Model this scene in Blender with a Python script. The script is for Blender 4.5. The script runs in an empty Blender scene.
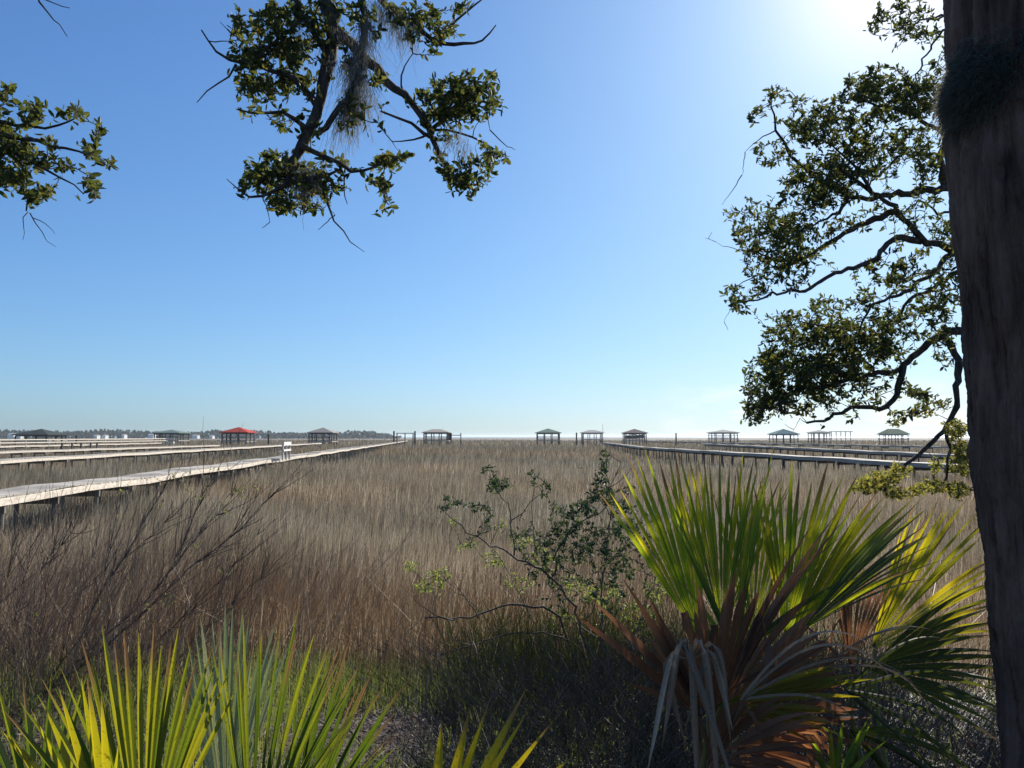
import bpy, math, numpy as np
from math import sin, cos, pi, radians
rng = np.random.default_rng(7)
def U(a, b, n=None): return rng.uniform(a, b, n)
HAZE = .00014
scn = bpy.context.scene
col = scn.collection

# ------------------------------------------------------------------ camera
EYE = np.array([0., 0., 3.0]); PITCH = math.atan(52.5/740.); FPX = 740.
Rv = np.array([1., 0, 0]); Fv = np.array([0, cos(PITCH), sin(PITCH)]); Uv = np.array([0, -sin(PITCH), cos(PITCH)])
cam = bpy.data.cameras.new('camera'); cam.sensor_width = 36; cam.lens = 36*FPX/1024; cam.clip_end = 20000; cam.clip_start = .05
camo = bpy.data.objects.new('camera', cam); col.objects.link(camo); camo.location = EYE
camo.rotation_euler = (pi/2+PITCH, 0, 0); scn.camera = camo
def ray(px, py): return Fv + Rv*(px-512)/FPX + Uv*(384-py)/FPX
def at(px, py, Y):
    d = ray(px, py); return EYE + d*(Y/d[1])
def onz(px, py, z):
    d = ray(px, py); return EYE + d*((z-EYE[2])/d[2])
def nz(v): 
    v = np.asarray(v, float); return v/(np.linalg.norm(v, axis=-1, keepdims=True)+1e-12)

def ground_z(x, y):
    # bank under the camera falling to the flat marsh
    x = np.asarray(x, float); y = np.asarray(y, float)
    yy = y + .35*np.sin(x*.55+1.) + .02*x
    t = np.clip((yy-3.2)/(10.5-3.2), 0, 1); s = t*t*(3-2*t)
    return 1.32*(1-s) + .03*np.sin(x*2.3+y*1.1)*(1-s) + .02*np.sin(x*5.1-y*3.7)*(1-s)

# ------------------------------------------------------------------ materials
def newmat(name):
    m = bpy.data.materials.new(name); m.use_nodes = True
    nt = m.node_tree; nt.nodes.clear(); return m, nt
def N(nt, t, **kw):
    n = nt.nodes.new(t)
    for k, v in kw.items():
        if k in n.inputs: n.inputs[k].default_value = v
        else: setattr(n, k, v)
    return n
def ramp(nt, fac, stops):
    r = nt.nodes.new('ShaderNodeValToRGB'); e = r.color_ramp.elements
    while len(e) < len(stops): e.new(.5)
    for i, (p, c) in enumerate(stops): e[i].position = p; e[i].color = (*c, 1)
    nt.links.new(fac, r.inputs[0]); return r.outputs[0]
def noise(nt, scale, detail=4, stretch=(1, 1, 1), rough=.55, dist=0.):
    tc = nt.nodes.new('ShaderNodeTexCoord'); mp = nt.nodes.new('ShaderNodeMapping'); mp.inputs['Scale'].default_value = stretch
    nt.links.new(tc.outputs['Object'], mp.inputs[0])
    n = N(nt, 'ShaderNodeTexNoise', Scale=scale, Detail=detail, Roughness=rough, Distortion=dist)
    nt.links.new(mp.outputs[0], n.inputs['Vector']); return n.outputs['Fac']
def finish(nt, shader): 
    o = nt.nodes.new('ShaderNodeOutputMaterial'); nt.links.new(shader, o.inputs[0])
def bump(nt, h, strength, dist):
    b = N(nt, 'ShaderNodeBump', Strength=strength, Distance=dist); nt.links.new(h, b.inputs['Height']); return b.outputs[0]
def mat_solid(name, stops, scale=6, stretch=(1,1,1), rough=.8, bs=.4, bd=.01, metallic=0, spec=.5, detail=5):
    m, nt = newmat(name); f = noise(nt, scale, detail, stretch)
    c = ramp(nt, f, stops); p = N(nt, 'ShaderNodeBsdfPrincipled', Roughness=rough, Metallic=metallic)
    p.inputs['Specular IOR Level'].default_value = spec
    nt.links.new(c, p.inputs['Base Color'])
    if bs: nt.links.new(bump(nt, f, bs, bd), p.inputs['Normal'])
    finish(nt, p.outputs[0]); return m
def mat_leaf(name, stops, tstops, tfac=.4, rough=.5, nscale=0, spec=.5, nstretch=(1,1,1)):
    # stops: reflected colour by the leaf's own 'var'; tstops: transmitted colour
    m, nt = newmat(name)
    a = nt.nodes.new('ShaderNodeAttribute'); a.attribute_name = 'var'
    fac = a.outputs['Fac']
    if nscale:
        nn = noise(nt, nscale, 3, nstretch); mm = N(nt, 'ShaderNodeMath', operation='MULTIPLY_ADD'); mm.inputs[1].default_value = .7
        nt.links.new(nn, mm.inputs[0])
        s = N(nt, 'ShaderNodeMath', operation='SUBTRACT'); nt.links.new(fac, s.inputs[0]); s.inputs[1].default_value = .35
        nt.links.new(s.outputs[0], mm.inputs[2]); fac = mm.outputs[0]
    c = ramp(nt, fac, stops); t = ramp(nt, fac, tstops)
    p = N(nt, 'ShaderNodeBsdfPrincipled', Roughness=rough); p.inputs['Specular IOR Level'].default_value = spec
    nt.links.new(c, p.inputs['Base Color'])
    if 'palm_blade' in name and 'dead' not in name:      # dried brown tips and fine lengthwise ribs
        z_ = nt.nodes.new('ShaderNodeAttribute'); z_.attribute_name = 'zone'
        out = []
        for src, br in ((c, (.20, .12, .06, 1)), (t, (.24, .13, .05, 1))):
            k_ = N(nt, 'ShaderNodeMix', data_type='RGBA'); nt.links.new(z_.outputs['Fac'], k_.inputs['Factor']); nt.links.new(src, k_.inputs[6]); k_.inputs[7].default_value = br
            sp_ = ramp(nt, noise(nt, 160, 3), [(.30,(.45,.38,.3)),(.40,(1,1,1))])
            l_ = N(nt, 'ShaderNodeMix', data_type='RGBA', blend_type='MULTIPLY'); l_.inputs[0].default_value = 1; nt.links.new(k_.outputs[2], l_.inputs[6]); nt.links.new(sp_, l_.inputs[7])
            out.append(l_.outputs[2])
        c, t = out; nt.links.new(c, p.inputs['Base Color'])
    tr = N(nt, 'ShaderNodeBsdfTranslucent'); nt.links.new(t, tr.inputs['Color'])
    mx = N(nt, 'ShaderNodeMixShader'); mx.inputs[0].default_value = tfac
    nt.links.new(p.outputs[0], mx.inputs[1]); nt.links.new(tr.outputs[0], mx.inputs[2]); finish(nt, mx.outputs[0]); return m

M = {}
M['oakleaf'] = mat_leaf('oak_leaf', [(0,(.020,.032,.016)),(.5,(.035,.055,.022)),(.9,(.06,.08,.03)),(1,(.16,.08,.02))],
                        [(0,(.05,.08,.015)),(.6,(.16,.18,.03)),(.92,(.34,.30,.05)),(1,(.4,.18,.03))], .33, .62, spec=.18)
M['oakolive'] = mat_leaf('oak_leaf_young', [(0,(.05,.06,.02)),(.6,(.10,.11,.03)),(1,(.2,.17,.05))],
                        [(0,(.20,.22,.03)),(.6,(.38,.36,.06)),(1,(.55,.42,.09))], .45, .6, spec=.2)
M['bark'] = mat_solid('oak_bark', [(.3,(.035,.028,.024)),(.55,(.075,.062,.052)),(.75,(.15,.14,.12))], 22, (1,1,.4), .95, .9, .02, spec=.15)
M['twig'] = mat_solid('twig_bark', [(.3,(.05,.04,.035)),(.7,(.12,.10,.085))], 30, rough=.9, bs=.3, bd=.003, spec=.15)
M['deadtwig'] = mat_leaf('dead_twig', [(0,(.12,.09,.065)),(.5,(.31,.24,.175)),(1,(.60,.50,.39))], [(0,(.18,.12,.08)),(1,(.52,.39,.27))], .35, .8, spec=.2)
M['stem'] = mat_solid('shrub_stem', [(.3,(.07,.05,.042)),(.7,(.19,.14,.115))], 25, rough=.85, bs=.3, bd=.003, spec=.2)
M['moss'] = mat_leaf('hanging_moss', [(0,(.13,.14,.125)),(1,(.32,.32,.28))], [(0,(.18,.18,.14)),(1,(.34,.31,.24))], .3, .9, spec=.1)
M['tuft'] = mat_leaf('trunk_moss', [(0,(.05,.07,.06)),(.7,(.11,.13,.11)),(1,(.24,.22,.18))], [(0,(.10,.11,.09)),(1,(.40,.35,.27))], .4, .9, spec=.1)
M['palm'] = mat_leaf('palm_blade', [(0,(.03,.075,.035)),(.5,(.05,.11,.03)),(1,(.10,.15,.03))],
                        [(0,(.10,.22,.010)),(.5,(.34,.44,.012)),(1,(.72,.62,.018))], .52, .5, 0, .3)
M['palmy'] = mat_leaf('palm_blade_yellow', [(0,(.06,.10,.02)),(1,(.16,.15,.03))],
                        [(0,(.32,.36,.010)),(1,(.66,.50,.012))], .5, .5, spec=.3)
M['palmblue'] = mat_leaf('palm_blade_blue', [(0,(.025,.06,.032)),(1,(.06,.10,.05))],
                        [(0,(.05,.10,.015)),(1,(.15,.21,.03))], .3, .4)
M['palmlow'] = mat_leaf('palm_blade_olive', [(0,(.025,.045,.015)),(.5,(.045,.08,.02)),(1,(.09,.12,.025))], [(0,(.05,.09,.008)),(.55,(.14,.20,.012)),(1,(.40,.37,.015))], .42, .5, spec=.3)
M['palmdark'] = mat_leaf('palm_blade_dark', [(0,(.02,.035,.012)),(1,(.05,.065,.018))], [(0,(.07,.09,.010)),(1,(.20,.22,.02))], .3, .6, spec=.25)
M['palmsheen'] = mat_leaf('palm_blade_painted_sheen', [(0,(.18,.21,.07)),(1,(.52,.52,.28))], [(0,(.10,.16,.03)),(1,(.25,.30,.08))], .2, .35)  # green blades, glossy sky reflection painted in as a pale colour
M['deadfan'] = mat_leaf('dead_palm_blade', [(0,(.06,.030,.020)),(.5,(.115,.058,.034)),(1,(.19,.11,.07))],
                        [(0,(.22,.08,.03)),(1,(.42,.18,.07))], .36, .6, 9, .3, (1,1,.3))
M['deadgrey'] = mat_leaf('withered_palm_blade', [(0,(.17,.115,.075)),(.8,(.32,.225,.15)),(1,(.52,.41,.30))], [(0,(.16,.12,.08)),(1,(.3,.24,.17))], .2, .55, 12, .4, (1,1,.3))
M['petiole'] = mat_solid('palm_stalk', [(.3,(.09,.12,.03)),(.7,(.16,.17,.05))], 10, rough=.5, bs=.1)
M['petdead'] = mat_solid('dead_palm_stalk', [(.3,(.10,.06,.035)),(.7,(.2,.13,.08))], 14, rough=.7, bs=.2)
M['shrub'] = mat_leaf('shrub_leaf', [(0,(.012,.035,.022)),(.6,(.025,.055,.03)),(1,(.06,.085,.03))],
                        [(0,(.02,.055,.018)),(.7,(.06,.11,.025)),(1,(.24,.28,.05))], .3, .6, spec=.2)
M['shruby'] = mat_leaf('young_shrub_leaf', [(0,(.05,.08,.03)),(1,(.13,.16,.05))], [(0,(.20,.27,.04)),(1,(.42,.45,.09))], .45, .5)
M['greengrass'] = mat_leaf('green_grass', [(0,(.05,.07,.025)),(.6,(.12,.15,.045)),(1,(.3,.26,.13))], [(0,(.10,.15,.03)),(1,(.36,.36,.1))], .45, .6, spec=.2)
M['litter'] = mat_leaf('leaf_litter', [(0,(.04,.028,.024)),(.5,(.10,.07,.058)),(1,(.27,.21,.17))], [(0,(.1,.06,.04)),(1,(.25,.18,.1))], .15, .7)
M['straw'] = mat_leaf('straw', [(0,(.10,.08,.06)),(.6,(.22,.18,.13)),(1,(.45,.38,.28))], [(0,(.15,.11,.07)),(1,(.4,.32,.2))], .25, .55)

def mat_grass():
    m, nt = newmat('marsh_grass')
    a = nt.nodes.new('ShaderNodeAttribute'); a.attribute_name = 'var'
    b = nt.nodes.new('ShaderNodeAttribute'); b.attribute_name = 'zone'
    c1 = ramp(nt, a.outputs['Fac'], [(0,(.14,.09,.05)),(.4,(.31,.215,.13)),(.75,(.49,.37,.245)),(1,(.70,.58,.42))])   # straw brown
    c2 = ramp(nt, a.outputs['Fac'], [(0,(.105,.095,.07)),(.4,(.195,.172,.128)),(.75,(.295,.265,.20)),(1,(.47,.43,.33))])   # olive grey
    mx = N(nt, 'ShaderNodeMix', data_type='RGBA'); nt.links.new(b.outputs['Fac'], mx.inputs['Factor'])
    nt.links.new(c1, mx.inputs[6]); nt.links.new(c2, mx.inputs[7])
    p = N(nt, 'ShaderNodeBsdfPrincipled', Roughness=.6); p.inputs['Specular IOR Level'].default_value = .3
    tr = N(nt, 'ShaderNodeBsdfTranslucent')
    nt.links.new(mx.outputs[2], p.inputs['Base Color']); nt.links.new(mx.outputs[2], tr.inputs['Color'])
    ms = N(nt, 'ShaderNodeMixShader'); ms.inputs[0].default_value = .42
    nt.links.new(p.outputs[0], ms.inputs[1]); nt.links.new(tr.outputs[0], ms.inputs[2]); finish(nt, ms.outputs[0]); return m
M['grass'] = mat_grass()

def mat_ground():
    m, nt = newmat('marsh_ground')
    geo = nt.nodes.new('ShaderNodeNewGeometry'); sep = nt.nodes.new('ShaderNodeSeparateXYZ'); nt.links.new(geo.outputs['Position'], sep.inputs[0])
    def mr(a, b):
        r = N(nt, 'ShaderNodeMapRange'); r.inputs[1].default_value = a; r.inputs[2].default_value = b
        nt.links.new(sep.outputs[1], r.inputs[0]); return r.outputs[0]
    f1 = noise(nt, 3.0, 8, rough=.7); f2 = noise(nt, 90, 3)
    bank = ramp(nt, f1, [(.3,(.03,.023,.02)),(.5,(.06,.045,.038)),(.7,(.12,.092,.076))])
    mud = ramp(nt, f1, [(.35,(.05,.042,.036)),(.65,(.09,.075,.06))])
    band = noise(nt, 1.0, 5, (.004, .03, 1), .6)
    far = ramp(nt, band, [(.36,(.15,.125,.10)),(.5,(.18,.155,.125)),(.64,(.20,.18,.13))])
    m1 = N(nt, 'ShaderNodeMix', data_type='RGBA'); nt.links.new(mr(7, 11), m1.inputs['Factor']); nt.links.new(bank, m1.inputs[6]); nt.links.new(mud, m1.inputs[7])
    m2 = N(nt, 'ShaderNodeMix', data_type='RGBA'); nt.links.new(mr(60, 200), m2.inputs['Factor']); nt.links.new(m1.outputs[2], m2.inputs[6]); nt.links.new(far, m2.inputs[7])
    p = N(nt, 'ShaderNodeBsdfPrincipled', Roughness=.9); p.inputs['Specular IOR Level'].default_value = .1
    nt.links.new(m2.outputs[2], p.inputs['Base Color']); nt.links.new(bump(nt, f1, .6, .05), p.inputs['Normal']); finish(nt, p.outputs[0]); return m
M['ground'] = mat_ground()

def mat_water():
    m, nt = newmat('water'); f = noise(nt, .15, 4, (1, 3, 1))
    p = N(nt, 'ShaderNodeBsdfPrincipled', Roughness=.35); p.inputs['Base Color'].default_value = (.12,.17,.2,1)
    nt.links.new(bump(nt, f, .3, .3), p.inputs['Normal']); finish(nt, p.outputs[0]); return m
M['water'] = mat_water()

def mat_palmbark():
    m, nt = newmat('palm_bark')
    f1 = noise(nt, 26, 8, (1, 1, .10), .65, .4); f2 = noise(nt, 5, 5, (1, 1, .5)); f3 = noise(nt, 120, 4, (1, 1, .12))
    f4 = noise(nt, 9, 5, (1, 1, .35), .6)
    a = ramp(nt, f1, [(.32,(.05,.028,.019)),(.45,(.17,.105,.075)),(.60,(.25,.165,.120)),(.8,(.36,.26,.20))])
    b = ramp(nt, f2, [(.35,(.5,.5,.52)),(.62,(1,1,1))])
    mu = N(nt, 'ShaderNodeMix', data_type='RGBA', blend_type='MULTIPLY'); mu.inputs[0].default_value = 1
    nt.links.new(a, mu.inputs[6]); nt.links.new(b, mu.inputs[7])
    pit = ramp(nt, f4, [(.30,(.30,.28,.28)),(.36,(1,1,1))])
    mu2 = N(nt, 'ShaderNodeMix', data_type='RGBA', blend_type='MULTIPLY'); mu2.inputs[0].default_value = 1
    nt.links.new(mu.outputs[2], mu2.inputs[6]); nt.links.new(pit, mu2.inputs[7])
    s = N(nt, 'ShaderNodeMath', operation='MULTIPLY_ADD'); nt.links.new(f3, s.inputs[0]); s.inputs[1].default_value = .35; nt.links.new(f1, s.inputs[2])
    s2 = N(nt, 'ShaderNodeMath', operation='ADD'); nt.links.new(s.outputs[0], s2.inputs[0])
    q = N(nt, 'ShaderNodeMath', operation='MULTIPLY'); nt.links.new(pit, q.inputs[0]); q.inputs[1].default_value = .5; nt.links.new(q.outputs[0], s2.inputs[1])
    p = N(nt, 'ShaderNodeBsdfPrincipled', Roughness=.9); p.inputs['Specular IOR Level'].default_value = .2
    nt.links.new(mu2.outputs[2], p.inputs['Base Color']); nt.links.new(bump(nt, s2.outputs[0], 1., .02), p.inputs['Normal']); finish(nt, p.outputs[0]); return m
M['palmbark'] = mat_palmbark()
M['deck'] = mat_solid('weathered_deck', [(.3,(.25,.22,.18)),(.5,(.37,.335,.285)),(.7,(.49,.445,.38))], 2.2, (1,1,1), .85, .3, .004)
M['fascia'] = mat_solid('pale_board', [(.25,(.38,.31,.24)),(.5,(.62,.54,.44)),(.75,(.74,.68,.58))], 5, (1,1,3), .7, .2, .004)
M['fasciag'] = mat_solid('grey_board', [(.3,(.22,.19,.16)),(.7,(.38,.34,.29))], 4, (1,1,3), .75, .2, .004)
M['post'] = mat_solid('piling_wood', [(.3,(.10,.085,.07)),(.7,(.26,.22,.18))], 6, (1,1,.3), .9, .3, .01)
M['postpale'] = mat_solid('pale_post_wood', [(.3,(.30,.27,.23)),(.7,(.5,.46,.4))], 6, (1,1,.3), .85, .2, .01)
M['dark'] = mat_solid('dark_wood', [(.3,(.03,.028,.028)),(.7,(.07,.06,.055))], 5, (1,1,.3), .85, .2, .01)
M['white'] = mat_solid('white_paint', [(.3,(.62,.60,.57)),(.7,(.8,.79,.77))], 4, rough=.5, bs=.05)
M['hull'] = mat_solid('boat_hull', [(.3,(.05,.06,.07)),(.7,(.10,.11,.12))], 3, rough=.3, bs=0)
def roofm(n, c): return mat_solid(n, [(.3, tuple(v*.8 for v in c)),(.7, tuple(v*1.15 for v in c))], 3, (1,1,4), .95, .2, .02, spec=.1)
ROOF = dict(char=roofm('roof_charcoal',(.045,.055,.055)), sage=roofm('roof_sage',(.13,.18,.16)), red=roofm('roof_red',(.42,.055,.04)),
            tan=roofm('roof_tan',(.30,.27,.24)), green=roofm('roof_green',(.12,.19,.15)), pale=roofm('roof_pale',(.32,.33,.31)),
            brown=roofm('roof_brown',(.16,.12,.11)), teal=roofm('roof_teal',(.06,.15,.17)), olive=roofm('roof_olive',(.12,.16,.10)))
M['farwood'] = mat_leaf('far_trees', [(0,(.035,.05,.03)),(1,(.07,.085,.045))], [(0,(.05,.08,.03)),(1,(.1,.12,.05))], .2, .8, spec=.1)

# ------------------------------------------------------------------ mesh builder
class MB:
    def __init__(s): s.v = []; s.q = []; s.t = []; s.n = 0; s.var = []; s.zone = []
    def add(s, v, q=None, t=None, var=None, zone=None):
        v = np.asarray(v, float).reshape(-1, 3)
        if q is not None and len(q): s.q.append(np.asarray(q, int).reshape(-1, 4) + s.n)
        if t is not None and len(t): s.t.append(np.asarray(t, int).reshape(-1, 3) + s.n)
        s.v.append(v); s.n += len(v)
        a = np.empty(len(v)); a[:] = .5 if var is None else var; s.var.append(a)
        z = np.empty(len(v)); z[:] = 0 if zone is None else zone; s.zone.append(z)
    def box(s, c, h, ax=None, var=None):
        c = np.asarray(c, float); h = np.asarray(h, float)
        A = np.eye(3) if ax is None else np.asarray(ax, float)
        sg = np.array([[i, j, k] for k in (-1, 1) for j in (-1, 1) for i in (-1, 1)], float)
        s.add(c + (sg*h) @ A, [[0,2,3,1],[4,5,7,6],[0,1,5,4],[2,6,7,3],[0,4,6,2],[1,3,7,5]], var=var)
    def tube(s, P, r, sides=6, jit=0, var=None, cap=True):
        P = np.asarray(P, float); n = len(P); r = np.broadcast_to(np.asarray(r, float), (n,))
        T = np.gradient(P, axis=0); T = nz(T)
        ref = np.array([0, 0, 1.]) if abs(T[0, 2]) < .9 else np.array([1., 0, 0])
        a = np.zeros((n, 3)); b = np.zeros((n, 3)); cur = nz(np.cross(T[0], ref))
        for i in range(n):
            cur = nz(cur - T[i]*np.dot(cur, T[i])); a[i] = cur; b[i] = np.cross(T[i], cur)
        th = np.arange(sides)*2*pi/sides
        rr = r[:, None]*(1 + (rng.uniform(-jit, jit, (n, sides)) if jit else 0))
        V = P[:, None] + rr[..., None]*(np.cos(th)[None, :, None]*a[:, None] + np.sin(th)[None, :, None]*b[:, None])
        i = np.arange(n-1)[:, None]*sides; j = np.arange(sides)[None]; k = (j+1) % sides
        q = np.stack([i+j, i+k, i+sides+k, i+sides+j], -1).reshape(-1, 4)
        V = V.reshape(-1, 3); t = []
        if cap:
            V = np.vstack([V, P[0], P[-1]]); m = n*sides
            t = [[m, (x+1) % sides, x] for x in range(sides)] + [[m+1, (n-1)*sides+x, (n-1)*sides+(x+1) % sides] for x in range(sides)]
        s.add(V, q, t, var=var)
    def build(s, name, mat, parent=None, smooth=False, loc=None):
        V = np.vstack(s.v); Q = np.vstack(s.q) if s.q else np.zeros((0, 4), int); T = np.vstack(s.t) if s.t else np.zeros((0, 3), int)
        off = np.zeros(3) if loc is None else np.asarray(loc, float)
        V = V - off
        me = bpy.data.meshes.new(name); me.vertices.add(len(V)); me.vertices.foreach_set('co', V.ravel().astype(np.float32))
        nl = Q.size + T.size; me.loops.add(nl); me.loops.foreach_set('vertex_index', np.concatenate([Q.ravel(), T.ravel()]).astype(np.int32))
        me.polygons.add(len(Q)+len(T))
        me.polygons.foreach_set('loop_start', np.concatenate([np.arange(len(Q))*4, Q.size+np.arange(len(T))*3]).astype(np.int32))
        me.update(calc_edges=True)
        me.polygons.foreach_set('use_smooth', np.full(len(me.polygons), smooth))
        a = me.attributes.new('var', 'FLOAT', 'POINT'); a.data.foreach_set('value', np.concatenate(s.var).astype(np.float32))
        if any(z.any() for z in s.zone):
            a = me.attributes.new('zone', 'FLOAT', 'POINT'); a.data.foreach_set('value', np.concatenate(s.zone).astype(np.float32))
        me.materials.append(mat); me.update()
        o = bpy.data.objects.new(name, me); col.objects.link(o)
        if parent is not None: o.parent = parent
        if loc is not None and parent is None: o.location = off
        return o
def tag(o, label=None, cat=None, group=None, kind=None):
    if label: o['label'] = label
    if cat: o['category'] = cat
    if group: o['group'] = group
    if kind: o['kind'] = kind
    return o
def empty(name, loc, label, cat, group=None):
    # the thing's base; parts keep world coordinates through the parent inverse
    o = bpy.data.objects.new(name, None); col.objects.link(o); o.location = [float(v) for v in loc]; o.empty_display_size = .1
    o['_off'] = [float(v) for v in loc]
    return tag(o, label, cat, group)
def part(mb, name, mat, root, smooth=False, parent=None):
    o = mb.build(name, mat, None, smooth)
    p = parent if parent is not None else root
    o.parent = p
    if p is root and root.type == 'EMPTY':
        from mathutils import Matrix
        o.matrix_parent_inverse = Matrix.Translation(root.location).inverted()
    return o

# ------------------------------------------------------------------ world and sun
AZ, EL = radians(29.0), radians(31.5)
w = bpy.data.worlds.new('World'); scn.world = w; w.use_nodes = True; nt = w.node_tree; nt.nodes.clear()
sky = N(nt, 'ShaderNodeTexSky', sky_type='NISHITA', sun_disc=False); sky.sun_elevation = EL; sky.sun_rotation = AZ
sky.air_density = 1.0; sky.dust_density = .62; sky.ozone_density = 2.0; sky.altitude = 0
tc = nt.nodes.new('ShaderNodeTexCoord'); sp = nt.nodes.new('ShaderNodeSeparateXYZ'); nt.links.new(tc.outputs['Generated'], sp.inputs[0])
mp = nt.nodes.new('ShaderNodeMapping'); mp.inputs['Scale'].default_value = (7, 7, 30); nt.links.new(tc.outputs['Generated'], mp.inputs[0])
nn = N(nt, 'ShaderNodeTexNoise', Scale=1.3, Detail=8, Roughness=.6); nt.links.new(mp.outputs[0], nn.inputs['Vector'])
cf = ramp(nt, nn.outputs['Fac'], [(.46,(0,0,0)),(.60,(1,1,1))])
eb = ramp(nt, sp.outputs[2], [(.0,(1,1,1)),(.03,(1,1,1)),(.075,(0,0,0))])
xb = ramp(nt, sp.outputs[0], [(.19,(0,0,0)),(.26,(1,1,1))])
def mul(a, b):
    m_ = N(nt, 'ShaderNodeMath', operation='MULTIPLY'); nt.links.new(a, m_.inputs[0])
    if isinstance(b, float): m_.inputs[1].default_value = b
    else: nt.links.new(b, m_.inputs[1])
    return m_.outputs[0]
cmask = mul(mul(mul(cf, eb), xb), .75)
# the camera's white balance and highlight shoulder for the sky
mm = N(nt, 'ShaderNodeMix', data_type='RGBA', blend_type='MULTIPLY'); mm.inputs[0].default_value = 1; mm.inputs[7].default_value = (.68, 1.10, 1.78, 1)
nt.links.new(sky.outputs[0], mm.inputs[6])
# aureole of scattered light round the sun
sd_ = (sin(AZ)*cos(EL), cos(AZ)*cos(EL), sin(EL))
dt = N(nt, 'ShaderNodeVectorMath', operation='DOT_PRODUCT'); nt.links.new(tc.outputs['Generated'], dt.inputs[0]); dt.inputs[1].default_value = sd_
mxm = N(nt, 'ShaderNodeMath', operation='MAXIMUM'); nt.links.new(dt.outputs['Value'], mxm.inputs[0]); mxm.inputs[1].default_value = 0
pw = N(nt, 'ShaderNodeMath', operation='POWER'); nt.links.new(mxm.outputs[0], pw.inputs[0]); pw.inputs[1].default_value = 190
au = N(nt, 'ShaderNodeVectorMath', operation='SCALE'); au.inputs[0].default_value = (13, 8.6, 6); nt.links.new(pw.outputs[0], au.inputs['Scale'])
ad = N(nt, 'ShaderNodeVectorMath', operation='ADD'); nt.links.new(mm.outputs[2], ad.inputs[0]); nt.links.new(au.outputs[0], ad.inputs[1])
vm = N(nt, 'ShaderNodeVectorMath', operation='MULTIPLY_ADD'); nt.links.new(ad.outputs[0], vm.inputs[0]); vm.inputs[1].default_value = (.042,)*3; vm.inputs[2].default_value = (1, 1, 1)
dv = N(nt, 'ShaderNodeVectorMath', operation='DIVIDE'); nt.links.new(ad.outputs[0], dv.inputs[0]); nt.links.new(vm.outputs[0], dv.inputs[1])
mx = N(nt, 'ShaderNodeMix', data_type='RGBA'); nt.links.new(cmask, mx.inputs['Factor']); nt.links.new(dv.outputs[0], mx.inputs[6]); mx.inputs[7].default_value = (10.5, 10.6, 10.7, 1)
bg = N(nt, 'ShaderNodeBackground', Strength=.064); nt.links.new(mx.outputs[2], bg.inputs[0])
wo = nt.nodes.new('ShaderNodeOutputWorld'); nt.links.new(bg.outputs[0], wo.inputs[0])
sl = bpy.data.lights.new('sun', 'SUN'); sl.energy = 5.0; sl.angle = radians(.55); sl.color = (1, .94, .84)
so = bpy.data.objects.new('sun', sl); col.objects.link(so)
SUN = np.array([sin(AZ)*cos(EL), cos(AZ)*cos(EL), sin(EL)])
from mathutils import Vector
so.rotation_euler = Vector(SUN).to_track_quat('Z', 'Y').to_euler(); so.location = (8, 12, 12)
vs = scn.view_settings; vs.view_transform = 'Standard'; vs.look = 'None'; vs.exposure = .75; vs.gamma = 1; vs.use_curve_mapping = False
scn.render.engine = 'CYCLES'; scn.cycles.max_bounces = 8; scn.cycles.transparent_max_bounces = 4

# ------------------------------------------------------------------ ground and water
def grid(mb, xs, ys, zf):
    X, Y = np.meshgrid(xs, ys); Z = zf(X, Y); nx, ny = len(xs), len(ys)
    i = np.arange(ny-1)[:, None]*nx; j = np.arange(nx-1)[None]
    q = np.stack([i+j, i+j+1, i+nx+j+1, i+nx+j], -1).reshape(-1, 4)
    mb.add(np.stack([X, Y, Z], -1), q)
mb = MB()
xs = np.concatenate([[-6000,-2500,-900,-300,-100,-40], np.arange(-20, 20.1, .25), [40,100,300,900,2500,6000]])
ys = np.concatenate([[-400,-100,-30,-10], np.arange(-5, 14, .2), [15,18,25,40,80,150,300,600,1200,1900]])
grid(mb, xs, ys, ground_z)
tag(mb.build('ground', M['ground'], smooth=True), kind='structure')
mb = MB(); grid(mb, np.array([-9000,-3000,0,3000,9000.]), np.array([1896., 4000, 9500]), lambda X, Y: X*0-.15)
tag(mb.build('water', M['water']), kind='structure')

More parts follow.
